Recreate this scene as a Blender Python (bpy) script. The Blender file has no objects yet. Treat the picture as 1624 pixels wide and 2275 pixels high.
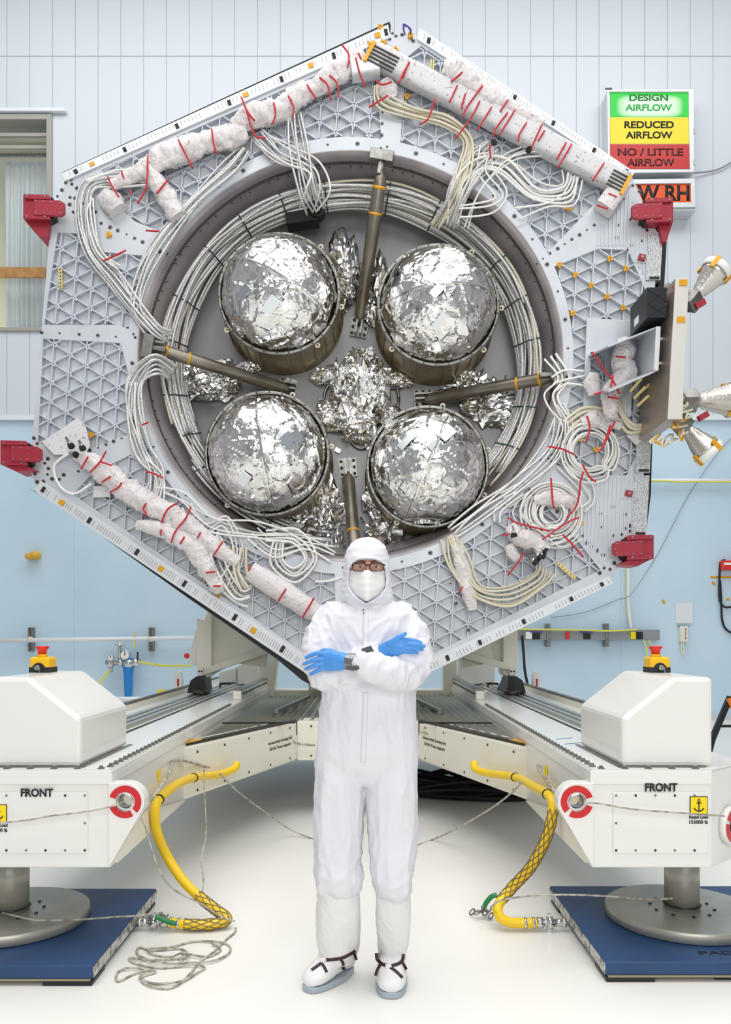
import bpy, bmesh, math, random
from mathutils import Vector, Matrix, noise, Quaternion
from mathutils.bvhtree import BVHTree
from mathutils.kdtree import KDTree

random.seed(7)
SC = bpy.context.scene
COL = SC.collection
PI = math.pi
FP = 1760.0          # focal length in pixels of the 1624 px wide frame
CX, CY, CH = 812.0, 1412.0, 1.40   # principal point and camera height

# ---------------------------------------------------------------- camera
cam_data = bpy.data.cameras.new('camera')
cam_data.sensor_fit = 'HORIZONTAL'
cam_data.sensor_width = 36.0
cam_data.lens = 36.0 * FP / 1624.0
cam_data.shift_x = 0.0
cam_data.shift_y = (CY - 2275 / 2) / 1624.0
cam_data.clip_end = 200
cam = bpy.data.objects.new('camera', cam_data)
cam.location = (0, 0, CH)
cam.rotation_euler = (PI / 2, 0, 0)
COL.objects.link(cam)
SC.camera = cam

# ---------------------------------------------------------------- exposure, world, lights
SC.view_settings.view_transform = 'Standard'
SC.view_settings.look = 'None'
SC.view_settings.gamma = 1.0
SC.view_settings.use_curve_mapping = False
SC.view_settings.exposure = 0.0
SC.cycles.use_denoising = True
SC.cycles.max_bounces = 8
SC.cycles.glossy_bounces = 4
SC.cycles.diffuse_bounces = 4

world = bpy.data.worlds.new('clean_room_surroundings')
SC.world = world
world.use_nodes = True
nt = world.node_tree
nt.nodes.clear()
wout = nt.nodes.new('ShaderNodeOutputWorld')
wbg = nt.nodes.new('ShaderNodeBackground')
wtc = nt.nodes.new('ShaderNodeTexCoord')
wno = nt.nodes.new('ShaderNodeTexNoise')
wno.inputs['Scale'].default_value = 2.2
wno.inputs['Detail'].default_value = 2.0
wrp = nt.nodes.new('ShaderNodeValToRGB')
wrp.color_ramp.elements[0].position = 0.36
wrp.color_ramp.elements[0].color = (0.16, 0.17, 0.19, 1)
wrp.color_ramp.elements[1].position = 0.60
wrp.color_ramp.elements[1].color = (0.95, 0.98, 1.0, 1)
nt.links.new(wtc.outputs['Generated'], wno.inputs['Vector'])
wsp = nt.nodes.new('ShaderNodeSeparateXYZ')
nt.links.new(wtc.outputs['Generated'], wsp.inputs[0])
wm1 = nt.nodes.new('ShaderNodeMath')
wm1.operation = 'MULTIPLY_ADD'
wm1.inputs[1].default_value = -0.14
nt.links.new(wsp.outputs['Y'], wm1.inputs[0])
nt.links.new(wno.outputs['Fac'], wm1.inputs[2])
nt.links.new(wm1.outputs[0], wrp.inputs['Fac'])
nt.links.new(wrp.outputs['Color'], wbg.inputs['Color'])
nt.links.new(wbg.outputs['Background'], wout.inputs['Surface'])
wbg.inputs['Strength'].default_value = 0.37


def area_light(name, loc, target, sx, sy, power, color=(1, 1, 1)):
    d = bpy.data.lights.new(name, 'AREA')
    d.shape = 'RECTANGLE'
    d.size, d.size_y = sx, sy
    d.energy = power
    d.color = color
    o = bpy.data.objects.new(name, d)
    o.location = loc
    v = Vector(target) - Vector(loc)
    o.rotation_euler = v.to_track_quat('-Z', 'Y').to_euler()
    COL.objects.link(o)
    return o


area_light('ceiling_lamp_bank', (0, 6.5, 13.0), (0, 6.5, 0), 16, 9, 1050, (1.0, 0.99, 0.96))
area_light('front_softbox_lamp', (1.0, -4.5, 4.6), (0, 6, 2.2), 6, 4, 335, (1.0, 0.985, 0.96))
area_light('front_overhead_fill', (0, 1.2, 8.5), (0, 1.8, 0), 9, 4, 375, (1.0, 0.99, 0.97))  # unseen overhead fill, added to brighten the floor and cover tops in front
area_light('wall_wash_lamp', (0, 8.6, 12.0), (0, 13.1, 6.0), 16, 1.5, 130, (0.96, 0.98, 1.0))

# ---------------------------------------------------------------- materials


def lin(c):
    if isinstance(c, str):
        c = tuple(int(c[i:i + 2], 16) / 255 for i in (0, 2, 4))
    return tuple((x / 12.92 if x <= 0.04045 else ((x + 0.055) / 1.055) ** 2.4) for x in c) + (1.0,)


MATS = {}


def mat(name, color, rough=0.5, metal=0.0, bump=None, var=None, spec=None, coat=0.0, emit=None, speck=None, alpha=None, trans=None):
    """bump=(scale,strength) ; var=(scale, other colour, lo, hi) ; speck=(scale, colour, threshold)"""
    if name in MATS:
        return MATS[name]
    m = bpy.data.materials.new(name)
    m.use_nodes = True
    t = m.node_tree
    b = t.nodes['Principled BSDF']
    b.inputs['Base Color'].default_value = lin(color)
    b.inputs['Roughness'].default_value = rough
    b.inputs['Metallic'].default_value = metal
    if spec is not None:
        b.inputs['Specular IOR Level'].default_value = spec
    if coat:
        b.inputs['Coat Weight'].default_value = coat
        b.inputs['Coat Roughness'].default_value = 0.08
    if trans:
        b.inputs['Transmission Weight'].default_value = trans
    if alpha is not None:
        b.inputs['Alpha'].default_value = alpha
    tc = t.nodes.new('ShaderNodeTexCoord')
    cur = None
    if var:
        n = t.nodes.new('ShaderNodeTexNoise')
        n.inputs['Scale'].default_value = var[0]
        n.inputs['Detail'].default_value = 4
        r = t.nodes.new('ShaderNodeValToRGB')
        r.color_ramp.elements[0].position = var[2]
        r.color_ramp.elements[1].position = var[3]
        r.color_ramp.elements[0].color = lin(color)
        r.color_ramp.elements[1].color = lin(var[1])
        t.links.new(tc.outputs['Object'], n.inputs['Vector'])
        t.links.new(n.outputs['Fac'], r.inputs['Fac'])
        cur = r.outputs['Color']
    if speck:
        n = t.nodes.new('ShaderNodeTexNoise')
        n.inputs['Scale'].default_value = speck[0]
        n.inputs['Detail'].default_value = 3
        r = t.nodes.new('ShaderNodeValToRGB')
        r.color_ramp.interpolation = 'LINEAR'
        r.color_ramp.elements[0].position = speck[2]
        r.color_ramp.elements[1].position = speck[2] + 0.03
        r.color_ramp.elements[0].color = (0, 0, 0, 1)
        r.color_ramp.elements[1].color = (1, 1, 1, 1)
        mx = t.nodes.new('ShaderNodeMixRGB')
        mx.inputs['Color1'].default_value = lin(color)
        mx.inputs['Color2'].default_value = lin(speck[1])
        if cur:
            t.links.new(cur, mx.inputs['Color1'])
        t.links.new(tc.outputs['Object'], n.inputs['Vector'])
        t.links.new(n.outputs['Fac'], r.inputs['Fac'])
        t.links.new(r.outputs['Color'], mx.inputs['Fac'])
        cur = mx.outputs['Color']
    if cur:
        t.links.new(cur, b.inputs['Base Color'])
    if bump:
        n = t.nodes.new('ShaderNodeTexNoise')
        n.inputs['Scale'].default_value = bump[0]
        n.inputs['Detail'].default_value = 4
        bp = t.nodes.new('ShaderNodeBump')
        bp.inputs['Strength'].default_value = bump[1]
        bp.inputs['Distance'].default_value = 0.01
        t.links.new(tc.outputs['Object'], n.inputs['Vector'])
        t.links.new(n.outputs['Fac'], bp.inputs['Height'])
        t.links.new(bp.outputs['Normal'], b.inputs['Normal'])
    if emit:
        b.inputs['Emission Color'].default_value = lin(emit[0])
        b.inputs['Emission Strength'].default_value = emit[1]
    MATS[name] = m
    return m


def math_node(t, op, a, bval=None):
    n = t.nodes.new('ShaderNodeMath')
    n.operation = op
    if hasattr(a, 'default_value') or hasattr(a, 'links'):
        t.links.new(a, n.inputs[0])
    else:
        n.inputs[0].default_value = a
    if bval is not None:
        if hasattr(bval, 'links'):
            t.links.new(bval, n.inputs[1])
        else:
            n.inputs[1].default_value = bval
    return n.outputs[0]


M = {}
M['white_paint'] = mat('white_paint', 'e6e5e1', 0.28, coat=0.3, bump=(60, 0.02))
M['cream_paint'] = mat('cream_paint', 'e9e6d8', 0.35, coat=0.15, bump=(40, 0.02))
M['black'] = mat('black_rubber', '1b1b1d', 0.6)
M['black_satin'] = mat('black_satin_metal', '1d1f23', 0.4, 0.2)
M['letter_black'] = mat('black_lettering', '121212', 0.6)
M['steel'] = mat('machined_steel', '9a9a96', 0.35, 0.85, var=(14, '77766f', 0.35, 0.7))
M['dark_steel'] = mat('dark_steel', '4a4844', 0.35, 0.9)
M['chrome'] = mat('bright_metal', 'd2d2d0', 0.18, 1.0)
M['alu'] = mat('anodised_aluminium', 'ced3da', 0.42, 0.2, var=(3.5, 'c4cad2', 0.4, 0.65))
M['alu_rib'] = mat('milled_aluminium_rib', 'c9cfd8', 0.45, 0.2)
M['alu_skin'] = mat('aluminium_pocket_skin', 'dee1e5', 0.5, 0.05, var=(2.5, 'd0d4da', 0.4, 0.65))
M['alu_strip'] = mat('aluminium_edge_strip', 'dde0e4', 0.38, 0.3)
M['alu_foil'] = mat('textured_silver_tape', 'd0d3d6', 0.3, 0.6, bump=(90, 0.6), var=(120, 'a2a6aa', 0.45, 0.6))
M['cone_metal'] = mat('grey_titanium', 'b4adae', 0.42, 0.35, var=(2.0, '8f8a90', 0.4, 0.65))
M['deck'] = mat('grey_deck_composite', '919294', 0.40, 0.35, var=(3, '85868a', 0.4, 0.65))
M['skirt'] = mat('olive_titanium', '9e957e', 0.36, 0.6, var=(5, '85775c', 0.4, 0.65))
M['strut'] = mat('dark_titanium_tube', '8d877c', 0.34, 0.65, var=(4, '736c60', 0.4, 0.65))
M['foil'] = mat('crinkled_silver_foil', 'f2f2f2', 0.12, 1.0, bump=(38, 0.22))
M['foil_tape'] = mat('silver_foil_tape', 'dfe6ea', 0.22, 1.0)
M['cable'] = mat('braided_silver_cable', 'e6e6e5', 0.35, 0.4, var=(160, 'a5a5a7', 0.5, 0.6))
M['cable_white'] = mat('white_cable', 'ecebe8', 0.4, 0.0)
M['cable_cream'] = mat('cream_cable', 'ddd6bf', 0.45, 0.0)
M['wrap'] = mat('white_bubble_wrap', 'dcd7d8', 0.25, 0.0, bump=(48, 0.9), speck=(34, 'b9a0a3', 0.63), coat=0.4)
M['wrap_net'] = mat('white_mesh_sleeve', 'dcdcdf', 0.33, 0.0, bump=(110, 0.8), speck=(40, 'a9999c', 0.63), coat=0.2)
M['red_tie'] = mat('red_tie_cord', 'c01f2e', 0.5)
M['red_paint'] = mat('dark_red_anodised_metal', 'a32c3d', 0.42, 0.15, bump=(120, 0.05))
M['kapton'] = mat('amber_tape', 'e0a21a', 0.3, 0.1)
M['kapton_light'] = mat('pale_brass', 'd8c684', 0.35, 0.4)
M['yellow'] = mat('yellow_hose_rubber', 'f0c816', 0.38)
M['yellow_paint'] = mat('yellow_plastic', 'f2bd12', 0.35)
M['red_plastic'] = mat('red_plastic', 'dc2a22', 0.35)
M['red_sign'] = mat('red_marking', 'c91d24', 0.4)
M['yellow_sign'] = mat('yellow_marking', 'f4d915', 0.45)
M['green'] = mat('green_tape', '1f7a45', 0.4)
M['blue_pad'] = mat('navy_blue_paint', '234a7a', 0.45, 0.0, var=(1.6, '1c3a60', 0.4, 0.7), bump=(150, 0.06), speck=(34, 'c8d2dc', 0.745))
M['scuffed'] = mat('scuffed_aluminium_edge', 'cfcfcb', 0.4, 0.6, var=(25, '6d6d6a', 0.48, 0.62))
M['cord'] = mat('grey_flat_cord', 'bdb9ac', 0.6, var=(30, '8b877b', 0.45, 0.6))
M['wire_sleeve'] = mat('steel_wire_sleeve', '85796a', 0.4, 0.6)
M['plate_steel'] = mat('brushed_grey_plate', 'b4b2a8', 0.36, 0.45, var=(6, 'a6a49a', 0.4, 0.65))
M['rail'] = mat('linear_rail_steel', 'b9b9b2', 0.3, 0.8)
M['grating'] = mat('grey_corrugated_deck', 'a5a397', 0.4, 0.7)
M['fabric'] = mat('white_clean_room_fabric', 'dfdfe6', 0.75, bump=(260, 0.10))
M['fabric_boot'] = mat('white_boot_fabric', 'e6e6e6', 0.6, bump=(200, 0.08))
M['mask'] = mat('white_mask_fabric', 'eeedec', 0.8, bump=(200, 0.08))
M['skin'] = mat('skin', 'dca58c', 0.5, var=(18, 'cf927a', 0.4, 0.7))
M['skin_dark'] = mat('hair_stubble', '5a3326', 0.7)
M['nitrile'] = mat('blue_nitrile_glove', '4a92dd', 0.42, bump=(90, 0.08))
M['duct_tape'] = mat('grey_metallic_tape', '8b8c8f', 0.3, 0.7, bump=(50, 0.4))
M['dark_tape'] = mat('dark_grey_fabric', '4a4b50', 0.5, bump=(90, 0.3))
M['sole'] = mat('blue_grey_sole', 'a6b0ba', 0.5)
M['strap'] = mat('dark_brown_strap', '3a2024', 0.5)
M['lens'] = mat('glasses_lens', '8d837c', 0.05, 0.0, alpha=0.12)
M['eye_white'] = mat('eye_white', 'e8e2dc', 0.3)
M['blue_plastic'] = mat('blue_filter_plastic', '1f83d2', 0.35)
M['gauge_white'] = mat('white_gauge_face', 'f0f0ee', 0.4)
M['pipe_white'] = mat('white_pipe', 'e6eaee', 0.35)
M['duct_grey'] = mat('grey_wire_duct', '8e9497', 0.45)
M['phone'] = mat('beige_phone_plastic', 'e6e1d2', 0.45)
M['paper'] = mat('white_paper_in_sleeve', 'e2e6ea', 0.35, bump=(12, 0.3))
M['wood'] = mat('light_wood', 'b98a57', 0.5, var=(9, 'a67846', 0.4, 0.65))
M['frame_grey'] = mat('grey_window_frame', 'a3a19b', 0.5)
M['curtain'] = mat('translucent_strip_curtain', 'cfd8da', 0.35, coat=0.3)
M['purple'] = mat('purple_wire', '5b4aa0', 0.5)
M['thruster_foil'] = mat('thruster_silver_wrap', 'cfccc6', 0.25, 0.75, bump=(60, 0.3))
M['panel_edge'] = mat('pale_panel_edge', 'd9d6d0', 0.4, 0.3)
M['tan_plate'] = mat('tan_metal_plate', 'b3a79d', 0.35, 0.7)
M['yellow_cable'] = mat('yellow_wire', 'd9d86a', 0.5)
M['orange_sign'] = mat('orange_sign_face', 'e3540f', 0.45)
M['sign_box'] = mat('sign_housing', 'd3d6d8', 0.4, 0.3)
M['sign_yellow'] = mat('sign_yellow_face', 'ecd806', 0.4)
M['sign_red'] = mat('sign_red_face', 'c01515', 0.4)
M['label_blue'] = mat('blue_marker_line', '4d93b5', 0.5)


def at(px, py, D):
    return Vector(((px - CX) * D / FP, D, CH - (py - CY) * D / FP))


def onz(px, py, z=0.0):
    """point of height z seen at pixel"""
    return at(px, py, (CH - z) * FP / (py - CY))


# ---------------------------------------------------------------- object helpers
W = {}


def link(o, parent, c):
    COL.objects.link(o)
    if parent is not None:
        o.parent = parent
        o.location = Vector(c) - W[parent]
    else:
        o.location = c
    W[o] = Vector(c)
    return o


def tag(o, label=None, cat=None, group=None, kind=None):
    if label:
        o['label'] = label
    if cat:
        o['category'] = cat
    if group:
        o['group'] = group
    if kind:
        o['kind'] = kind
    return o


def thing(name, label, cat, loc, group=None):
    o = bpy.data.objects.new(name, None)
    o.empty_display_size = 0.1
    link(o, None, Vector(loc))
    return tag(o, label, cat, group)


class MB:
    def __init__(self):
        self.v, self.f, self.m, self.s = [], [], [], []
        self.k = 0

    def mat(self, k):
        self.k = k
        return self

    def add(self, vs, fs, smooth=False):
        o = len(self.v)
        self.v += [tuple(p) for p in vs]
        for f in fs:
            self.f.append(tuple(i + o for i in f))
            self.m.append(self.k)
            self.s.append(smooth)
        return self

    def hexa(self, p):
        """8 corners: bottom 0-3 loop, top 4-7 loop"""
        return self.add(p, [(0, 3, 2, 1), (4, 5, 6, 7), (0, 1, 5, 4), (1, 2, 6, 5), (2, 3, 7, 6), (3, 0, 4, 7)])

    def box(self, x0, x1, y0, y1, z0, z1):
        return self.hexa([(x0, y0, z0), (x1, y0, z0), (x1, y1, z0), (x0, y1, z0), (x0, y0, z1), (x1, y0, z1), (x1, y1, z1), (x0, y1, z1)])

    def obox(self, c, ax, ay, az):
        """centre and three half axis vectors"""
        c, ax, ay, az = Vector(c), Vector(ax), Vector(ay), Vector(az)
        return self.hexa([c - ax - ay - az, c + ax - ay - az, c + ax + ay - az, c - ax + ay - az,
                          c - ax - ay + az, c + ax - ay + az, c + ax + ay + az, c - ax + ay + az])

    def bar(self, a, b, w, h, up=(0, 1, 0)):
        a, b, up = Vector(a), Vector(b), Vector(up)
        d = (b - a)
        L = d.length
        if L < 1e-6:
            return self
        d = d / L
        s = d.cross(up)
        if s.length < 1e-6:
            s = d.orthogonal()
        s.normalize()
        u = s.cross(d).normalized()
        return self.obox((a + b) / 2, d * L / 2, s * w / 2, u * h / 2)

    def prism(self, poly, y0, y1, px=True):
        """polygon given in pixels, standing at distance y0, extruded back to y1 (metric straight back)"""
        a = [at(x, y, y0) for x, y in poly] if px else [Vector((x, y0, z)) for x, z in poly]
        return self.extr(a, Vector((0, y1 - y0, 0)))

    def extr(self, loop, d):
        n = len(loop)
        b = [Vector(p) + Vector(d) for p in loop]
        fs = [tuple(range(n)), tuple(range(2 * n - 1, n - 1, -1))]
        fs += [(i, i + n, (i + 1) % n + n, (i + 1) % n) for i in range(n)]
        return self.add(list(loop) + b, fs)

    def rings(self, rings, cap0=True, cap1=True, smooth=True, closed=True):
        n = len(rings[0])
        vs = [p for r in rings for p in r]
        fs = []
        for i in range(len(rings) - 1):
            for j in range(n if closed else n - 1):
                k = (j + 1) % n
                fs.append((i * n + j, i * n + k, (i + 1) * n + k, (i + 1) * n + j))
        self.add(vs, fs, smooth)
        o = len(self.v) - len(vs)
        if cap0:
            self.f.append(tuple(o + j for j in range(n - 1, -1, -1)))
            self.m.append(self.k)
            self.s.append(False)
        if cap1:
            q = o + (len(rings) - 1) * n
            self.f.append(tuple(q + j for j in range(n)))
            self.m.append(self.k)
            self.s.append(False)
        return self

    def tube(self, pts, r, n=8, caps=True, smooth=True):
        pts = [Vector(p) for p in pts]
        if not hasattr(r, '__len__'):
            r = [r] * len(pts)
        T = []
        for i in range(len(pts)):
            a = pts[max(0, i - 1)]
            b = pts[min(len(pts) - 1, i + 1)]
            d = b - a
            T.append(d.normalized() if d.length > 1e-9 else Vector((0, 0, 1)))
        u = T[0].orthogonal().normalized()
        rings = []
        for i, p in enumerate(pts):
            if i:
                q = T[i - 1].rotation_difference(T[i])
                u = (q @ u)
                u = (u - T[i] * u.dot(T[i])).normalized()
            w = T[i].cross(u)
            rings.append([p + (u * math.cos(2 * PI * k / n) + w * math.sin(2 * PI * k / n)) * r[i] for k in range(n)])
        return self.rings(rings, caps, caps, smooth)

    def cyl(self, a, b, r0, r1=None, n=20, smooth=True):
        return self.tube([a, b], [r0, r0 if r1 is None else r1], n, True, smooth)

    def lathe(self, c, axis, prof, n=32, caps=(True, True), smooth=True):
        """prof: list of (distance along axis, radius)"""
        c, ax = Vector(c), Vector(axis).normalized()
        u = ax.orthogonal().normalized()
        w = ax.cross(u)
        rings = [[c + ax * t + (u * math.cos(2 * PI * k / n) + w * math.sin(2 * PI * k / n)) * max(r, 1e-4) for k in range(n)] for t, r in prof]
        return self.rings(rings, caps[0], caps[1], smooth)

    def ball(self, c, rx, ry=None, rz=None, n=16, smooth=True):
        ry = rx if ry is None else ry
        rz = rx if rz is None else rz
        c = Vector(c)
        rings = []
        for i in range(n // 2 + 1):
            th = PI * i / (n // 2)
            s = max(math.sin(th), 1e-3)
            rings.append([c + Vector((rx * s * math.cos(2 * PI * k / n), ry * s * math.sin(2 * PI * k / n), rz * math.cos(th))) for k in range(n)])
        return self.rings(rings, True, True, smooth)

    def build(self, name, mats, parent=None, bevel=0.0, label=None, kind=None, recalc=True):
        if not hasattr(mats, '__len__'):
            mats = [mats]
        xs = [p[0] for p in self.v]
        ys = [p[1] for p in self.v]
        zs = [p[2] for p in self.v]
        c = Vector(((min(xs) + max(xs)) / 2, (min(ys) + max(ys)) / 2, (min(zs) + max(zs)) / 2))
        me = bpy.data.meshes.new(name)
        me.from_pydata([(x - c.x, y - c.y, z - c.z) for x, y, z in self.v], [], self.f)
        for mm in mats:
            me.materials.append(mm)
        me.polygons.foreach_set('material_index', self.m)
        me.polygons.foreach_set('use_smooth', self.s)
        if recalc:
            bm = bmesh.new()
            bm.from_mesh(me)
            bmesh.ops.recalc_face_normals(bm, faces=bm.faces)
            bm.to_mesh(me)
            bm.free()
        me.update()
        o = bpy.data.objects.new(name, me)
        link(o, parent, c)
        if bevel:
            b = o.modifiers.new('bevel', 'BEVEL')
            b.width = bevel
            b.segments = 2
            b.limit_method = 'ANGLE'
            b.angle_limit = 0.6
        tag(o, label, None, None, kind)
        return o


def mesh_to_mb(me, mw=None):
    mb = MB()
    vs = [(mw @ v.co) if mw else v.co.copy() for v in me.vertices]
    mb.add(vs, [tuple(p.vertices) for p in me.polygons], True)
    return mb


def plate(outer, holes, y0, y1, px=True, D=None):
    """flat plate standing parallel to the picture plane at distance y0, from outline loops (pixels at D or y0)"""
    dd = D if D else y0
    bm = bmesh.new()
    edges = []
    for loop in [outer] + list(holes):
        vs = []
        for x, y in loop:
            p = at(x, y, dd) if px else Vector((x, y0, y))
            vs.append(bm.verts.new((p.x, y0, p.z)))
        for i in range(len(vs)):
            edges.append(bm.edges.new((vs[i], vs[(i + 1) % len(vs)])))
    bmesh.ops.triangle_fill(bm, use_beauty=True, use_dissolve=False, edges=edges, normal=(0, -1, 0))
    r = bmesh.ops.extrude_face_region(bm, geom=list(bm.faces))
    for e in r['geom']:
        if isinstance(e, bmesh.types.BMVert):
            e.co.y += (y1 - y0)
    bmesh.ops.recalc_face_normals(bm, faces=bm.faces)
    bm.verts.index_update()
    mb = MB()
    mb.add([v.co.copy() for v in bm.verts], [tuple(v.index for v in f.verts) for f in bm.faces])
    bm.free()
    return mb


def smooth_path(pts, n=8):
    """Catmull-Rom through points (tuples of any length)"""
    out = []
    P = [pts[0]] + list(pts) + [pts[-1]]
    for i in range(1, len(P) - 2):
        p0, p1, p2, p3 = P[i - 1], P[i], P[i + 1], P[i + 2]
        for k in range(n):
            t = k / n
            out.append(tuple(0.5 * (2 * b + (c - a) * t + (2 * a - 5 * b + 4 * c - d) * t * t + (3 * b - a - 3 * c + d) * t ** 3)
                             for a, b, c, d in zip(p0, p1, p2, p3)))
    out.append(tuple(pts[-1]))
    return out


def pxpath(pts, n=8):
    """smooth path through (px, py, D) knots, in world coordinates"""
    return [Vector(q) for q in smooth_path([tuple(at(*p)) for p in pts], n)]


def text(name, body, size_h, loc, rot, material, parent, width=None, bold=0.0, depth=0.001, label=None):
    cu = bpy.data.curves.new(name, 'FONT')
    cu.body = body
    cu.align_x = 'CENTER'
    cu.align_y = 'CENTER'
    cu.size = 1.0
    cu.extrude = 0.0
    cu.offset = bold
    tmp = bpy.data.objects.new('tmp', cu)
    COL.objects.link(tmp)
    dg = bpy.context.evaluated_depsgraph_get()
    me = bpy.data.meshes.new_from_object(tmp.evaluated_get(dg))
    bpy.data.objects.remove(tmp)
    xs = [v.co.x for v in me.vertices]
    ys = [v.co.y for v in me.vertices]
    cx, cy = (min(xs) + max(xs)) / 2, (min(ys) + max(ys)) / 2
    sy = size_h / (max(ys) - min(ys))
    sx = (width / (max(xs) - min(xs))) if width else sy
    R = Matrix.Rotation(0, 4, 'X') if rot is None else rot
    bm = bmesh.new()
    bm.from_mesh(me)
    for v in bm.verts:
        v.co = Vector(((v.co.x - cx) * sx, (v.co.y - cy) * sy, 0))
    r = bmesh.ops.extrude_face_region(bm, geom=list(bm.faces))
    for e in r['geom']:
        if isinstance(e, bmesh.types.BMVert):
            e.co.z += depth
    for v in bm.verts:
        v.co = R @ v.co
    bm.to_mesh(me)
    bm.free()
    me.name = name
    me.materials.clear()
    me.materials.append(material)
    o = bpy.data.objects.new(name, me)
    link(o, parent, Vector(loc))
    tag(o, label)
    return o


FACE_CAM = Matrix.Rotation(PI / 2, 3, 'X')       # text facing the camera


def remesh(mb, voxel, smooth_it=4):
    """join overlapping closed shapes into one continuous skin; returns (verts, faces) in world coords"""
    me = bpy.data.meshes.new('tmp')
    me.from_pydata(mb.v, [], mb.f)
    bm = bmesh.new()
    bm.from_mesh(me)
    bmesh.ops.recalc_face_normals(bm, faces=bm.faces)
    bm.to_mesh(me)
    bm.free()
    o = bpy.data.objects.new('tmp', me)
    COL.objects.link(o)
    r = o.modifiers.new('r', 'REMESH')
    r.mode = 'VOXEL'
    r.voxel_size = voxel
    s = o.modifiers.new('s', 'SMOOTH')
    s.factor = 0.5
    s.iterations = smooth_it
    dg = bpy.context.evaluated_depsgraph_get()
    m2 = bpy.data.meshes.new_from_object(o.evaluated_get(dg))
    bpy.data.objects.remove(o)
    return m2


def displaced(me, fn):
    me.update()
    nn = [v.normal.copy() for v in me.vertices]
    for v, n in zip(me.vertices, nn):
        v.co = v.co + fn(v.co, n)
    return me


def mesh_obj(me, name, mats, parent, label=None):
    mb = mesh_to_mb(me)
    return mb.build(name, mats, parent, label=label, recalc=False)
# ================================================================ SETTING
WALL = 13.1


def paint_wall(name, color, line, spacing, x_off, seam_z=None, var=None, rough=0.45):
    m = mat(name, color, rough, bump=(30, 0.03), var=var)
    t = m.node_tree
    b = t.nodes['Principled BSDF']
    src = b.inputs['Base Color'].links[0].from_socket if b.inputs['Base Color'].links else None
    g = t.nodes.new('ShaderNodeNewGeometry')
    s = t.nodes.new('ShaderNodeSeparateXYZ')
    t.links.new(g.outputs['Position'], s.inputs[0])
    x = math_node(t, 'ADD', s.outputs['X'], 1000 * spacing - x_off)
    fr = math_node(t, 'MODULO', x, spacing)
    ln = math_node(t, 'LESS_THAN', fr, 0.011)
    if seam_z:
        dz = math_node(t, 'ABSOLUTE', math_node(t, 'SUBTRACT', s.outputs['Z'], seam_z))
        l2 = math_node(t, 'LESS_THAN', dz, 0.009)
        ln = math_node(t, 'MAXIMUM', ln, l2)
    mx = t.nodes.new('ShaderNodeMixRGB')
    mx.inputs['Color1'].default_value = lin(color)
    mx.inputs['Color2'].default_value = lin(line)
    if src:
        t.links.new(src, mx.inputs['Color1'])
    t.links.new(ln, mx.inputs['Fac'])
    t.links.new(mx.outputs['Color'], b.inputs['Base Color'])
    return m


wall_white = paint_wall('white_wall_panels', 'd3dae2', 'a2a8ae', 0.376, at(16, 0, WALL).x, at(0, 127, WALL).z)
wall_blue = paint_wall('light_blue_wall_paint', 'c9e0f0', 'b0cadc', 2.26, at(164, 0, WALL).x, None, var=(0.5, 'bdd6e8', 0.4, 0.7), rough=0.45)
floor_m = mat('white_epoxy_floor', 'efeeea', 0.3, var=(0.8, 'e8e7e2', 0.4, 0.7), coat=0.06, spec=0.35)

mb = MB()
mb.box(-13, 13, -9, WALL + 0.05, -0.1, 0.0)
tag(mb.build('floor', floor_m), 'glossy white epoxy floor', 'floor', None, 'structure')

zb = at(0, 931, WALL).z
mb = MB()
mb.box(-13, 13, WALL, WALL + 0.2, 0, zb)
tag(mb.build('wall_back', wall_blue), 'light blue painted lower back wall', 'wall', None, 'structure')
# window opening in the white upper wall
wx0, wx1 = -9.0, at(118, 0, WALL).x
wz0, wz1 = at(0, 738, WALL).z, at(0, 258, WALL).z
mb = plate([(-13, zb), (13, zb), (13, 14), (-13, 14)], [[(wx0, wz0), (wx1, wz0), (wx1, wz1), (wx0, wz1)]], WALL - 0.02, WALL + 0.2, px=False)
tag(mb.build('wall_back', wall_white), 'white panelled upper back wall', 'wall', None, 'structure')
mb = MB()
mb.box(-13, 13, WALL - 0.07, WALL - 0.021, zb - 0.03, zb + 0.05)
tag(mb.build('trim_1', M['pipe_white']), 'white ledge between white and blue wall', 'trim', None, 'structure')
mb = MB()
mb.box(-13, 13, WALL - 0.03, WALL - 0.001, 0.0, 0.1)
tag(mb.build('baseboard_back', mat('pale_grey_base', 'c9d0d4', 0.5)), 'pale grey base strip along the blue wall', 'baseboard', None, 'structure')
# window
win = thing('window_1', 'tall window with grey frame in the white upper wall', 'window', ((wx0 + wx1) / 2, WALL, wz0))
win['kind'] = 'structure'
mb = MB()
t_ = 0.09
mb.box(wx1 - t_, wx1, WALL - 0.06, WALL + 0.34, wz0, wz1)
mb.box(wx0, wx0 + t_, WALL - 0.06, WALL + 0.34, wz0, wz1)
mb.box(wx0 + t_, wx1 - t_, WALL - 0.06, WALL + 0.34, wz1 - t_, wz1)
mb.box(wx0 + t_, wx1 - t_, WALL - 0.06, WALL + 0.34, wz0, wz0 + 0.06)
mb.box(wx0 + t_, wx1 - t_, WALL + 0.02, WALL + 0.06, wz1 - 0.32, wz1 - 0.26)
mb.box(wx0 + t_, wx1 - t_, WALL + 0.06, WALL + 0.10, wz1 - 0.5, wz1 - 0.44)
mb.build('window_frame', M['frame_grey'], win, 0.006)
mb = MB()
mb.box(wx0 - 0.1, at(150, 0, WALL).x, WALL - 0.1, WALL - 0.025, wz1 + 0.02, wz1 + 0.08)
mb.build('window_ledge', M['pipe_white'], win, 0.01)
mb = MB()
mb.box(wx0 + t_, wx1 - t_, WALL + 0.16, WALL + 0.17, wz0 + 0.06, wz1 - t_)
gl = mat('window_glass', 'dfeaea', 0.03, alpha=0.12)
mb.build('pane', gl, win)
mb = MB()
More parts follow.
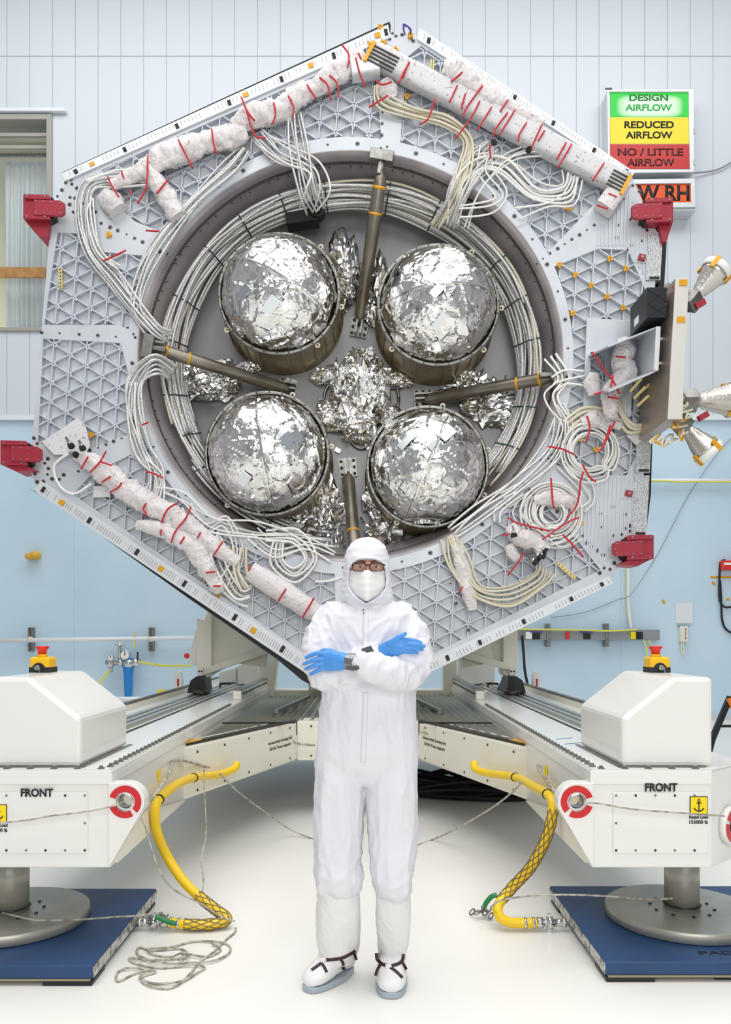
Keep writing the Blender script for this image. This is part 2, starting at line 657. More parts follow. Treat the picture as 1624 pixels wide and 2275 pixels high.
mb.box(wx0 - 0.5, wx1 + 0.5, WALL + 1.3, WALL + 1.4, wz0 - 1, wz1 + 0.5)
mb.box(wx1 + 0.3, wx1 + 0.4, WALL + 0.4, WALL + 1.3, wz0 - 1, wz1 + 0.5)
mb.box(wx0 - 0.5, wx1 + 0.5, WALL + 0.4, WALL + 1.4, wz1 + 0.5, wz1 + 0.6)
mb.box(wx0 - 0.5, wx1 + 0.5, WALL + 0.4, WALL + 1.4, wz0 - 1.1, wz0 - 1.0)
tag(mb.build('wall_beyond', mat('pale_yellow_plaster', 'e2dfbd', 0.6)), 'pale yellow wall of the room behind the window', 'wall', None, 'structure')
area_light('lamp_in_room_behind_window', (-6.3, WALL + 0.75, wz0 - 0.8), (-6.3, WALL + 0.75, 9), 2.0, 0.4, 22)

# strip curtain behind the window
mb = MB()
cx0, cx1 = at(11, 0, WALL + 0.5).x, wx1 - 0.02
ztop, zbot = wz1 - 0.45, wz0 + 0.02
n = 190
for side in (0,):
    rows = []
    for zi in range(9):
        tz = zi / 8
        z = ztop + (zbot - ztop) * tz
        amp = 0.018 + 0.045 * min(1, tz * 2.2)
        row = []
        for i in range(n):
            x = cx0 + (cx1 - cx0) * i / (n - 1)
            ph = x * 62 + 1.6 * math.sin(x * 13)
            fine = math.sin(x * 160 + 2 * math.sin(x * 7)) * 0.012 * (1 - tz)
            row.append(Vector((x, WALL + 0.5 + amp * (math.sin(ph) * 0.7 + 0.5 * math.sin(x * 23 + 1)) + fine, z)))
        rows.append(row)
    mb.rings(rows, False, False, True, closed=False)
o = mb.build('strip_curtain', M['curtain'], None, recalc=False)
sm = o.modifiers.new('thick', 'SOLIDIFY')
sm.thickness = 0.004
tag(o, 'pale grey gathered curtain hanging inside the left window', 'curtain')
mb = MB()
mb.cyl((cx0 - 0.2, WALL + 0.36, ztop + 0.02), (wx1 + 0.25, WALL + 0.36, ztop + 0.02), 0.018)
for i in range(24):
    x = cx0 + (cx1 - cx0) * i / 23
    mb.lathe((x, WALL + 0.36, ztop + 0.02), (1, 0, 0), [(-0.006, 0.02), (-0.006, 0.034), (0.006, 0.034), (0.006, 0.02)], 10, (False, False))
tag(mb.build('curtain_rail', M['dark_steel']), 'dark rail with rings holding up the window curtain', 'curtain rail')
mb = MB()
za, zc = at(0, 611, WALL).z, at(0, 588, WALL).z
mb.box(wx0 + t_, wx1 - t_, WALL + 0.08, WALL + 0.13, za, zc)
tag(mb.build('handrail', M['wood'], None, 0.006), 'light wooden board fixed across the left window', 'handrail')

# ---------------------------------------------------------------- airflow sign
D = WALL - 0.3
sg = thing('airflow_sign', 'wall sign box with green, yellow and red airflow panels', 'sign', at(1443, 385, WALL))
mb = MB()
mb.prism([(1349, 199), (1542, 197), (1543, 382), (1352, 385)], D, WALL - 0.021)
mb.build('housing', M['sign_box'], sg, 0.015)
fr_ = [(1349, 199), (1542, 197), (1543, 382), (1352, 385)]
inn = [(1354, 204), (1530, 204), (1533, 376), (1356, 376)]
plate(fr_, [inn], D - 0.03, D - 0.001).build('bezel', M['sign_box'], sg, 0.006)
mg = mat('sign_green_lit_face', '25c93c', 0.5)
t = mg.node_tree
b = t.nodes['Principled BSDF']
tc = t.nodes.new('ShaderNodeTexCoord')
s = t.nodes.new('ShaderNodeSeparateXYZ')
t.links.new(tc.outputs['Generated'], s.inputs[0])
dx = math_node(t, 'ABSOLUTE', math_node(t, 'SUBTRACT', s.outputs['X'], 0.5))
dz = math_node(t, 'ABSOLUTE', math_node(t, 'SUBTRACT', s.outputs['Z'], 0.42))
d1 = math_node(t, 'POWER', math_node(t, 'MULTIPLY', dx, 2.15), 5.0)
d2 = math_node(t, 'POWER', math_node(t, 'MULTIPLY', dz, 1.9), 4.0)
dd = math_node(t, 'ADD', d1, d2)
rp = t.nodes.new('ShaderNodeValToRGB')
rp.color_ramp.elements[0].position = 0.08
rp.color_ramp.elements[0].color = lin('f4fff2')
rp.color_ramp.elements[1].position = 0.62
rp.color_ramp.elements[1].color = lin('1fd03c')
t.links.new(dd, rp.inputs['Fac'])
t.links.new(rp.outputs['Color'], b.inputs['Emission Color'])
b.inputs['Emission Strength'].default_value = 0.85
b.inputs['Base Color'].default_value = lin('1a6a28')
for nm, y0, y1, mm in (('green_panel', 204, 260, mg), ('yellow_panel', 260, 320, M['sign_yellow']), ('red_panel', 320, 376, M['sign_red'])):
    mb = MB()
    mb.prism([(1355, y0 + 0.7), (1531, y0 + 0.7), (1532, y1 - 0.7), (1356, y1 - 0.7)], D - 0.006, D - 0.001)
    mb.build(nm, mm, sg)
k = D / FP
for body, x, y, h, w, mm in (('DESIGN', 1441, 217, 15, 86, mat('green_letter', '147a2c', 0.5)), ('AIRFLOW', 1441, 239, 15, 104, mat('green_letter_bright', '2fae4e', 0.5)),
                         ('REDUCED', 1442, 277, 16, 110, M['letter_black']), ('AIRFLOW', 1442, 300, 16, 104, M['letter_black']),
                         ('NO / LITTLE', 1445, 338, 17, 145, mat('dark_red_letter', '4a0d0d', 0.5)), ('AIRFLOW', 1446, 361, 17, 105, mat('dark_red_letter', '4a0d0d', 0.5))):
    text('lettering', body, h * k, at(x, y, D - 0.0065), FACE_CAM, mm, sg, w * k, 0.03)
mb = MB()
mb.prism([(1344, 195), (1360, 195), (1360, 199), (1344, 199)], D - 0.035, D - 0.031)
mb.build('maker_plate', M['dark_steel'], sg)
mb = MB()
for y in (290, 360):
    mb.prism([(1541, y - 6), (1545, y - 6), (1545, y + 6), (1541, y + 6)], D - 0.035, D + 0.05)
mb.build('hinge', M['steel'], sg)

sg = thing('humidity_sign', 'orange lit-letter sign box reading W RH, below the airflow sign', 'sign', at(1443, 470, WALL))
mb = MB()
mb.prism([(1349, 399), (1544, 396), (1546, 468), (1350, 470)], D, WALL - 0.021)
mb.build('housing', M['sign_box'], sg, 0.012)
plate([(1349, 399), (1544, 396), (1546, 460), (1350, 463)], [[(1352, 409), (1535, 407), (1536, 449), (1352, 451)]], D - 0.03, D - 0.001).build('bezel', M['sign_box'], sg, 0.005)
mb = MB()
mb.prism([(1353, 409), (1534, 408), (1535, 449), (1353, 450)], D - 0.006, D - 0.001)
mb.build('orange_panel', M['orange_sign'], sg)
text('lettering', 'LOW RH', 36 * k, at(1447, 429, D - 0.0065), FACE_CAM, M['letter_black'], sg, 170 * k, 0.03)
# wire from sign to the right
mb = MB()
mb.tube(pxpath([(1541, 384, WALL - 0.1), (1575, 381, WALL - 0.06), (1605, 372, WALL - 0.06), (1640, 350, WALL - 0.06)]), 0.012, 6)
tag(mb.build('sign_wire', M['duct_grey']), 'thin grey wire running right from the airflow sign', 'wire')


# ---------------------------------------------------------------- things on the blue wall, left
def fbox(mb, x0, y0, x1, y1, D, depth):
    mb.prism([(x0, y0), (x1, y0), (x1, y1), (x0, y1)], D, D + depth)


pw = thing('air_pipe', 'long white horizontal pipe on the left blue wall, held by two steel struts', 'pipe', at(200, 1421, WALL - 0.15))
mb = MB()
mb.cyl(at(-60, 1424, WALL - 0.16), at(470, 1417, WALL - 0.16), 0.036)
mb.build('tube', M['pipe_white'], pw)
for x in (67, 335):
    mb = MB()
    fbox(mb, x - 5, 1394, x + 5, 1447, WALL - 0.11, 0.109)
    mb.mat(1)
    for i in range(5):
        fbox(mb, x - 1.5, 1396 + i * 4, x + 1.5, 1398 + i * 4, WALL - 0.112, 0.004)
        fbox(mb, x - 1.5, 1428 + i * 4, x + 1.5, 1430 + i * 4, WALL - 0.112, 0.004)
    mb.build('strut_channel', [M['steel'], M['black']], pw)
    mb = MB()
    mb.lathe(at(x, 1420, WALL - 0.16), (1, 0, 0), [(-0.03, 0.038), (-0.03, 0.044), (0.03, 0.044), (0.03, 0.038)], 16)
    mb.build('pipe_clamp', M['cable_cream'], pw)
mb = MB()
fbox(mb, 297.5, 1404, 301, 1440, WALL - 0.19, 0.012)
mb.build('yellow_tag', M['yellow_cable'], pw)

rg = thing('filter_regulator', 'gauge regulator with hanging blue filter bowl under the white wall pipe', 'regulator', at(285, 1480, WALL - 0.15))
D = WALL - 0.2
mb = MB()
mb.lathe(at(285, 1460, D), (0, 0, -1), [(0, 0.05), (0.04, 0.083), (0.2, 0.086), (0.25, 0.075), (0.62, 0.062), (0.7, 0.05)], 24)
mb.build('filter_bowl', M['blue_plastic'], rg)
for (x, y, r) in ((277, 1455, 11), (245, 1461, 7)):
    mb = MB()
    mb.lathe(at(x, y, D - 0.12), (0, 1, 0), [(0, r * k * 0.9), (0.0, r * k), (0.05, r * k)], 20)
    mb.mat(1).lathe(at(x, y, D - 0.124), (0, 1, 0), [(0, r * k * 0.82), (0.003, r * k * 0.82)], 20)
    mb.mat(2).obox(at(x, y - r * 0.3, D - 0.127), (0.006, 0, 0), (0, 0.002, 0), (0, 0, r * k * 0.4))
    mb.build('gauge', [M['chrome'], M['gauge_white'], M['letter_black']], rg)
mb = MB()
mb.cyl(at(236, 1472, D), at(312, 1470, D), 0.045, n=14)
mb.ball(at(245, 1475, D), 0.075, n=12)
mb.ball(at(268, 1472, D), 0.07, n=12)
mb.ball(at(302, 1472, D), 0.08, n=12)
mb.ball(at(286, 1474, D - 0.02), 0.09, n=12)
mb.cyl(at(266, 1429, D - .04), at(266, 1470, D), 0.03, n=12)
mb.lathe(at(266, 1434, D - 0.06), (0, 0, 1), [(0, 0.08), (0.01, 0.1), (0.02, 0.08)], 16)
mb.cyl(at(246, 1478, D), at(246, 1493, D), 0.03, n=10)
mb.build('valve_body', M['chrome'], rg)
mb = MB()
mb.bar(at(305, 1470, D - 0.05), at(306, 1448, D - 0.05), 0.02, 0.02)
mb.build('lever', M['black'], rg)
for i, pth in enumerate(([(305, 1469, D - .05), (335, 1474, D), (370, 1478, D), (425, 1478, D)], [(303, 1470, D - .05), (340, 1477, D), (380, 1481, D), (425, 1480, D)],
            [(246, 1488, D), (228, 1505, D - .3), (204, 1532, D - .6)], [(247, 1490, D), (232, 1508, D - .3), (212, 1532, D - .6)])):
    mb = MB()
    mb.tube(pxpath(pth), 0.012, 6)
    mb.build('air_line', M['yellow_cable'], rg)

mb = MB()
mb.ball(at(66, 1236, WALL - 0.1), 0.075, 0.1, 0.06, 20)
mb.ball(at(79, 1234, WALL - 0.1), 0.085, 0.1, 0.075, 20)
me = remesh(mb, 0.008, 8)
o = mesh_obj(me, 'foam_bumper', mat('yellow_foam', 'd9a93c', 0.55), None)
tag(o, 'round yellow two-lobed bumper sticking out of the left blue wall', 'bumper')

st = thing('pipe_barrier', 'low white pipe barrier in front of the left blue wall', 'barrier', onz(290, 1620))
Db = 11.6
mb = MB()
mb.cyl(at(225, 1553, Db), at(334, 1553, Db), 0.035, n=14)
mb.build('top_tube', M['pipe_white'], st)
for x in (252, 301):
    mb = MB()
    mb.cyl(at(x, 1555, Db), Vector((at(x, 0, Db).x, Db, 0)), 0.03, n=12)
    mb.build('post', M['pipe_white'], st)
mb = MB()
mb.cyl(at(331, 1553, Db), at(340, 1553, Db), 0.042, n=14)
mb.build('end_cap', M['black'], st)
mb = MB()
D = WALL - 0.03
fbox(mb, 350, 1541, 370, 1575, D, 0.029)
mb.mat(1)
fbox(mb, 350.5, 1533, 369.5, 1541, D - .002, 0.031)
mb.mat(2)
for i in range(4):
    fbox(mb, 352, 1544 + i * 4, 368, 1545.4 + i * 4, D - .003, 0.004)
tag(mb.build('notice', [M['duct_grey'], M['yellow_sign'], M['letter_black']]), 'small grey notice with yellow header on the left blue wall', 'notice')

# ---------------------------------------------------------------- things on the blue wall, right
wd = thing('wire_duct', 'grey outlet duct strip with yellow cable along the right blue wall', 'wire duct', at(1310, 1411, WALL - 0.1))
D = WALL - 0.14
mb = MB()
fbox(mb, 1150, 1399, 1466, 1422, D, 0.139)
mb.build('duct', M['duct_grey'], wd, 0.006)
for x in (1219, 1349):
    mb = MB()
    fbox(mb, x - 4, 1385, x + 4, 1437, D - 0.02, 0.159)
    mb.build('strut_channel', M['steel'], wd)
for x0, x1, mm in ((1168, 1182, 'gauge_white'), (1183, 1200, 'black'), (1257, 1265, 'red_plastic'), (1297, 1312, 'black'), (1402, 1413, 'yellow_sign'), (1414, 1428, 'black_satin')):
    mb = MB()
    fbox(mb, x0, 1404, x1, 1420, D - 0.03, 0.03)
    mb.build('outlet', M[mm], wd, 0.003)
for x in (1178, 1290):
    mb = MB()
    fbox(mb, x, 1402, x + 28, 1405.5, D - 0.034, 0.03)
    mb.build('label_strip', M['purple'], wd)
mb = MB()
mb.tube(pxpath([(1150, 1398, D - .03), (1230, 1399, D - .04), (1300, 1400, D - .03), (1350, 1402, D - .03), (1417, 1399, D - .03)]), 0.016, 6)
mb.build('yellow_cable', M['yellow_cable'], wd)
mb = MB()
mb.tube(pxpath([(1160, 1412, D - .04), (1163, 1450, D - .1), (1166, 1490, D - .15), (1172, 1520, D - .15)]), 0.022, 8)
mb.build('black_cord', M['black'], wd)
for pth in ([(1430, 1423, D), (1436, 1440, D - .1), (1439, 1470, D - .3)], [(1441, 1423, D), (1452, 1440, D - .1), (1464, 1455, D - .3)]):
    mb = MB()
    mb.tube(pxpath(pth), 0.012, 6)
    mb.build('yellow_cord', M['yellow_cable'], wd)

cd = thing('cable_conduit', 'white vertical conduit with yellow wire dropping to the grey duct', 'conduit', at(1397, 1330, WALL - 0.08))
D = WALL - 0.09
mb = MB()
mb.tube(pxpath([(1396, 1150, D), (1396, 1200, D), (1396, 1330, D), (1398, 1365, D), (1402, 1398, D)]), 0.028, 10)
mb.build('tube', M['pipe_white'], cd)
mb = MB()
mb.tube(pxpath([(1391, 1150, D), (1392, 1200, D), (1393, 1330, D), (1395, 1365, D), (1400, 1396, D)]), 0.014, 6)
mb.build('wire', M['yellow_cable'], cd)
cd = thing('cable_conduit', 'white horizontal conduit with yellow wire across the right blue wall above the red boxes', 'conduit', at(1530, 1068, WALL - 0.08))
mb = MB()
mb.cyl(at(1420, 1067, D), at(1700, 1068, D), 0.03, n=10)
mb.build('tube', M['pipe_white'], cd)
mb = MB()
mb.tube(pxpath([(1425, 1068, D - .03), (1480, 1069, D - .03), (1510, 1071, D - .03), (1560, 1070, D - .03), (1600, 1071, D - .03), (1700, 1069, D - .03)]), 0.014, 6)
mb.build('wire', M['yellow_cable'], cd)
mb = MB()
mb.tube(pxpath([(1225, 1372, WALL - .03), (1300, 1360, WALL - .03), (1370, 1333, WALL - .03), (1400, 1322, WALL - .18), (1440, 1265, WALL - .03), (1470, 1215, WALL - .03), (1530, 1100, WALL - .03), (1600, 1000, WALL - .03), (1640, 960, WALL - 0.03)]), 0.006, 5)
tag(mb.build('slack_wire', M['duct_grey']), 'thin grey wire looping up the right blue wall', 'wire')

mb = MB()
D = WALL - 0.02
fbox(mb, 1502, 1339, 1539, 1385, D, 0.019)
tag(mb.build('paper_sheet', M['paper']), 'white paper sheet in a plastic sleeve above the wall phone', 'paper')
ph = thing('telephone', 'beige wall phone hanging below the white paper sheet', 'phone', at(1521, 1420, WALL))
mb = MB()
fbox(mb, 1512, 1391, 1530, 1426, WALL - 0.1, 0.099)
mb.build('body', M['phone'], ph, 0.012)
mb = MB()
fbox(mb, 1522.5, 1397, 1525, 1400, WALL - 0.104, 0.01)
fbox(mb, 1522.5, 1416, 1525, 1419, WALL - 0.104, 0.01)
fbox(mb, 1523.3, 1402, 1524.2, 1413, WALL - 0.104, 0.01)
mb.build('buttons', M['letter_black'], ph)
mb = MB()
fbox(mb, 1508.5, 1390.5, 1532, 1392.5, WALL - 0.06, 0.055)
mb.build('mounting_plate', M['steel'], ph)
mb = MB()
mb.tube(pxpath([(1515, 1425, WALL - .06), (1514, 1440, WALL - .06), (1516, 1453, WALL - .06), (1519, 1450, WALL - .06), (1519, 1438, WALL - .06), (1517, 1425, WALL - .06)]), 0.012, 6)
mb.build('cord', M['phone'], ph)

rb = thing('red_box', 'red box with looping black cord at the right end of the blue wall', 'box', at(1620, 1255, WALL))
mb = MB()
fbox(mb, 1606, 1245, 1650, 1266, WALL - 0.16, 0.159)
mb.build('housing', M['red_plastic'], rb, 0.012)
mb = MB()
fbox(mb, 1609, 1250, 1650, 1255, WALL - 0.165, 0.01)
mb.build('label_strip', M['gauge_white'], rb)
mb = MB()
mb.tube(pxpath([(1612, 1244, WALL - .1), (1601, 1252, WALL - .06), (1598, 1300, WALL - .05), (1600, 1335, WALL - .05), (1612, 1349, WALL - .05), (1640, 1345, WALL - .05)]), 0.018, 8)
mb.tube(pxpath([(1600, 1290, WALL - .04), (1602, 1330, WALL - .04), (1605, 1380, WALL - .04), (1618, 1402, WALL - .04), (1645, 1412, WALL - .04)]), 0.018, 8)
mb.build('cord', M['black'], rb)
for i, (x0, y0, x1, y1, lab) in enumerate(((1578, 1280, 1640, 1284.5, 'long amber tape strip under the red wall box'), (1470, 1333, 1478, 1341, 'amber tape square left of the white paper sheet'),
                              (1581, 1292, 1589, 1300, 'amber tape square just under the long amber strip'), (1614, 1329, 1621, 1334, 'amber tape scrap inside the black cord loop'))):
    mb = MB()
    if i in (1, 2):
        cx_, cy_ = (x0 + x1) / 2, (y0 + y1) / 2
        mb.prism([(cx_ - 5, cy_ - 2), (cx_ - 1, cy_ - 5), (cx_ + 5, cy_ + 1), (cx_ + 1, cy_ + 5)], WALL - 0.006, WALL - 0.001)
    else:
        fbox(mb, x0, y0, x1, y1, WALL - 0.006, 0.005)
    tag(mb.build('tape_strip', M['kapton']), lab, 'tape')

# floor stand at the right edge
bs = thing('floor_stand', 'black tubular floor stand with orange strap behind the right white cover', 'stand', onz(1640, 1720))
Ds = 8.0
mb = MB()
mb.bar(at(1583, 1640, Ds), at(1622, 1548, Ds), 0.05, 0.05)
mb.bar(at(1622, 1548, Ds), at(1660, 1640, Ds), 0.05, 0.05)
mb.bar(at(1588, 1613, Ds), at(1650, 1613, Ds), 0.025, 0.025)
mb.bar(at(1583, 1640, Ds), Vector((at(1583, 0, Ds).x - .1, Ds, 0)), 0.05, 0.05)
mb.bar(at(1660, 1640, Ds), Vector((at(1660, 0, Ds).x + .1, Ds, 0)), 0.05, 0.05)
mb.build('frame', M['black_satin'], bs)
mb = MB()
mb.bar(at(1618, 1552, Ds - .03), at(1640, 1600, Ds - .03), 0.04, 0.02)
mb.build('strap', mat('orange_strap', 'e87a1d', 0.5), bs)
# ================================================================ TRANSPORT DOLLY
dolly = thing('transport_dolly', 'large white transport dolly with two long beams carrying the silver spacecraft', 'dolly', (-0.06, 6.0, 0.12))
AX = -0.06                       # plane of symmetry


def mir(side, x):
    return AX + side * (x - AX)


D0, D1 = 3.30, 9.6               # front face and far end of the beams
ZT, ZB = 0.834, 0.4325           # beam top and bottom
XI, XO = 0.943, 1.66             # inner and outer side

for sd in (1, -1):
    def mx(x, sd=sd):
        return mir(sd, x)

    def mbox(mb, x0, x1, y0, y1, z0, z1):
        a, b = sorted((mx(x0), mx(x1)))
        return mb.box(a, b, y0, y1, z0, z1)

    # main beam: front plate with chamfered lower inner corner
    mb = MB()
    plan = [(XI, D0), (1.44, D0), (XO, D0 + .19), (XO, D1), (XI, D1)]
    mb.extr([Vector((mx(x), y, ZB)) for x, y in plan], (0, 0, ZT - ZB))
    mb.build('beam', M['white_paint'], dolly, 0.006)
    # thin cover flange along the top front and inner side
    mb = MB()
    mbox(mb, XI - 0.008, 1.44, D0 - 0.008, D0 - 0.001, ZT - 0.052, ZT + 0.004)
    mbox(mb, XI - 0.008, XI - 0.001, D0, D1, ZT - 0.052, ZT + 0.004)
    mb.build('cover_flange', M['white_paint'], dolly, 0.002)
    mb = MB()
    mb.extr([Vector((mx(x), y, ZT + .001)) for x, y in [(XI + .001, D0 + .001), (1.44, D0 + .001), (XO, D0 + .191), (XO, D1), (XI + .001, D1)]], (0, 0, .007))
    mb.build('top_plate', M['white_paint'], dolly)
    # bolts with small clips along front and inner edges
    for i in range(5):
        x = XI + 0.045 + i * 0.0985
        mb = MB()
        mbox(mb, x - 0.012, x + 0.012, D0 + 0.008, D0 + 0.036, ZT + 0.0085, ZT + 0.013)
        mb.cyl((mx(x), D0 + 0.022, ZT + 0.013), (mx(x), D0 + 0.022, ZT + 0.021), 0.008, n=8, smooth=False)
        mb.build('cover_bolt', M['steel'], dolly)
    for i in range(46):
        y = D0 + 0.07 + i * 0.066
        mb = MB()
        mbox(mb, XI + 0.008, XI + 0.034, y - 0.011, y + 0.011, ZT + 0.0085, ZT + 0.014)
        mb.cyl((mx(XI + 0.021), y, ZT + 0.014), (mx(XI + 0.021), y, ZT + 0.024), 0.008, n=6, smooth=False)
        mb.build('edge_bolt', M['steel'], dolly)
    # slot, rails and outer rack on the beam top
    mb = MB()
    mbox(mb, 1.245, 1.262, D0 + 0.75, D1, ZT + 0.0085, ZT + 0.012)
    mb.build('cable_slot', M['black'], dolly)
    for x in (1.30, 1.37, 1.44):
        mb = MB()
        mbox(mb, x, x + 0.045, D0 + 0.75, D1, ZT + 0.0085, ZT + 0.03)
        mb.build('linear_rail', M['rail'], dolly, 0.004)
    mb = MB()
    mbox(mb, XO - 0.02, XO + 0.03, D0 + 0.75, D1, ZT - 0.1, ZT + 0.05)
    mb.mat(1)
    y = D0 + 0.78
    while y < D1:
        mbox(mb, XO - 0.015, XO + 0.025, y, y + 0.02, ZT + 0.0505, ZT + 0.068)
        y += 0.045
    mb.build('tooth_rack', [M['cream_paint'], M['steel']], dolly)
    # raised inner block of the rear beam
    mb = MB()
    mbox(mb, XI + 0.02, XI + 0.09, 6.9, D1, ZT + 0.009, ZT + 0.085)
    mb.mat(1)
    mbox(mb, XI + 0.015, XI + 0.095, 6.9, D1, ZT + 0.0855, ZT + 0.097)
    mb.mat(2)
    for i in range(26):
        y = 7.0 + i * 0.09
        mbox(mb, XI + 0.012, XI + 0.0195, y, y + 0.03, ZT + 0.045, ZT + 0.06)
    mb.build('rear_rail_block', [M['cream_paint'], M['steel'], M['dark_steel']], dolly, 0.003)
    # drive cover with chamfered shoulder
    xc = 1.09
    fr = [(1.09, ZT + .01), (1.476, ZT + .01), (1.476, 1.222), (1.31, 1.222), (1.09, 1.048)]
    mb = MB()
    mb.extr([Vector((mx(x), 3.365, z)) for x, z in fr], (0, 0.66, 0))
    mb.build('drive_cover', M['white_paint'], dolly, 0.018)
    mb = MB()
    mbox(mb, 1.07, 1.09, 3.35, 4.05, ZT + 0.0085, ZT + 0.011)
    mbox(mb, 1.07, 1.44, 3.345, 3.362, ZT + 0.0085, ZT + 0.011)
    mb.build('cover_gasket', M['steel'], dolly)
    # emergency stop
    ex = at(1457, 0, 3.86).x if sd > 0 else at(98, 0, 3.86).x
    ez = 1.222
    mb = MB()
    mb.box(ex - .048, ex + .048, 3.80, 3.90, ez + 0.012, ez + 0.075)
    es = mb.build('emergency_stop', M['yellow_paint'], dolly, 0.012, label='yellow emergency stop box')
    mb = MB()
    mb.box(ex - .049, ex + .049, 3.798, 3.902, ez + .0005, ez + 0.026)
    mb.extr([Vector((ex - .002 + math.cos(a) * .036, 3.797, ez + .004 + math.sin(a) * .044)) for a in [PI * i / 14 for i in range(15)]], (0, .003, 0))
    mb.build('base', M['black'], es, 0.004)
    mb = MB()
    mb.lathe((ex - .005, 3.85, ez + 0.075), (0, 0, 1), [(0, .026), (.012, .022)], 20)
    mb.build('collar', M['yellow_paint'], es)
    mb = MB()
    mb.lathe((ex - .005, 3.85, ez + 0.087), (0, 0, 1), [(0, .020), (.02, .022), (.034, .032), (.038, .032), (.040, .028)], 24)
    mb.build('push_button', M['red_plastic'], es)
    mb = MB()
    mb.cyl((ex - .002, 3.797, ez + .024), (ex - .002, 3.775, ez + .024), .012, n=16)
    mb.mat(1).obox((ex + .012, 3.78, ez + .012), (.003, 0, 0), (0, .002, 0), (0, 0, .014))
    mb.build('key_switch', [M['chrome'], M['steel']], es)

    # lifting lug with red ring
    lx, lz = 0.8775, 0.71
    R = 0.079
    outl = []
    for i in range(19):
        a = math.radians(78 + (210 - 78) * i / 18)
        outl.append((lx + R * math.cos(a), lz + R * math.sin(a)))
    outl = [(XI + .004, lz + R)] + outl + [(XI + .004, ZB + 0.002)]
    hole = [(lx + 0.03 * math.cos(2 * PI * i / 24), lz + 0.03 * math.sin(2 * PI * i / 24)) for i in range(24)]
    mb = plate([(mx(x), z) for x, z in outl], [[(mx(x), z) for x, z in hole]], D0 - .012, D0 + 0.06, px=False)
    lug = mb.build('lifting_lug', M['white_paint'], dolly, 0.003)

    def arc_ring(a0, a1, r0, r1):
        pts = [(lx + r1 * math.cos(math.radians(a0 + (a1 - a0) * i / 30)), lz + r1 * math.sin(math.radians(a0 + (a1 - a0) * i / 30))) for i in range(31)]
        pts += [(lx + r0 * math.cos(math.radians(a1 - (a1 - a0) * i / 30)), lz + r0 * math.sin(math.radians(a1 - (a1 - a0) * i / 30))) for i in range(31)]
        xm = XI - .002
        return [(min(x, xm), z) for x, z in pts]
    for a0, a1 in ((18, 222), (240, 342)):
        pts = arc_ring(a0, a1, 0.041, 0.0675)
        mb = plate([(mx(x), z) for x, z in pts], [], D0 - .0155, D0 - .0125, px=False)
        mb.build('red_ring', M['red_sign'], lug)
    mb = MB()
    mb.lathe((mx(lx), D0 - .02, lz), (0, 1, 0), [(0.0, .030), (0, .036), (.008, .036), (.075, .0302), (.075, .026), (.02, .0255)], 28, (False, False))
    mb.build('bushing', M['chrome'], lug)
    # side wedge below the lug (gives the chamfered inner edge)
    mb = MB()
    w = [Vector((mx(XI), D0 + .06, ZB + .004)), Vector((mx(XI), 4.62, ZB + .004)), Vector((mx(XI), D0 + .06, 0.62))]
    w2 = [p - Vector((sd * 0.012, 0, 0)) for p in w]
    mb.add(w + w2, [(0, 1, 2), (3, 5, 4), (0, 3, 4, 1), (1, 4, 5, 2), (2, 5, 3, 0)])
    mb.build('side_doubler', M['cream_paint'], dolly)
    # access panel
    mb = MB()
    px0 = 1.03 if sd > 0 else 1.035
    px1 = 1.425
    mbox(mb, px0, px1, D0 - 0.006, D0 - .0005, 0.495, 0.748)
    ap = mb.build('access_panel', M['white_paint'], dolly, 0.002)
    mb = MB()
    k = 0
    for z in (0.735, 0.507):
        x = px0 + .012
        while x < px1:
            mb.mat(k % 2)
            mb.cyl((mx(x), D0 - .0075, z), (mx(x), D0 - .0062, z), .0055, n=8)
            x += 0.0815
            k += 1
    mb.mat(0).cyl((mx(px0 + .012), D0 - .0075, .62), (mx(px0 + .012), D0 - .0062, .62), .0055, n=8)
    mb.build('panel_screws', [M['steel'], M['dark_steel']], ap)
    lx_ = 1469 if sd > 0 else 82
    ly_ = 1749 if sd > 0 else 1761
    text('lettering', 'FRONT', 0.0345, at(lx_, ly_, D0 - .0095), FACE_CAM, M['letter_black'], dolly, 0.134, 0.032)
    # load label
    cxl, cyl_ = (1552, 1789) if sd > 0 else (-4, 1807)
    c = at(cxl, cyl_, D0 - 0.007)
    mb = MB()
    mb.box(c.x - .037, c.x + .037, c.y - .002, c.y, c.z - .037, c.z + .037)
    mb.mat(1)
    mb.box(c.x - .034, c.x + .034, c.y - .003, c.y - .0021, c.z - .034, c.z + .034)
    ll = mb.build('load_label', [M['letter_black'], M['yellow_sign']], dolly)
    mb = MB()
    y = c.y - .004
    mb.box(c.x - .0022, c.x + .0022, y, y + .0009, c.z - .024, c.z + .016)
    mb.box(c.x - .011, c.x + .011, y, y + .0009, c.z + .008, c.z + .012)
    mb.lathe((c.x, y, c.z + .021), (0, 1, 0), [(0, .0035), (0, .0065), (.0009, .0065), (.0009, .0035)], 16, (False, False))
    for i in range(14):
        a0, a1 = [PI + 0.35 + (PI - 0.7) * j / 14 for j in (i, i + 1)]
        p0 = Vector((c.x + .021 * math.cos(a0), y, c.z - .003 + .021 * math.sin(a0)))
        p1 = Vector((c.x + .021 * math.cos(a1), y, c.z - .003 + .021 * math.sin(a1)))
        mb.bar(p0, p1, .0045, .0009)
    mb.build('anchor_symbol', M['letter_black'], ll)
    text('lettering', 'Rated Load', 0.0135, (c.x, D0 - .0075, c.z - .049), FACE_CAM, M['letter_black'], dolly, 0.078, 0.02)
    text('lettering', '155000 lb', 0.0150, (c.x, D0 - .0075, c.z - .070), FACE_CAM, M['letter_black'], dolly, 0.078, 0.02)

    # foot: column and round plate standing on the air pad
    px_, py_ = (1511, 3.70) if sd > 0 else (38, 3.66)
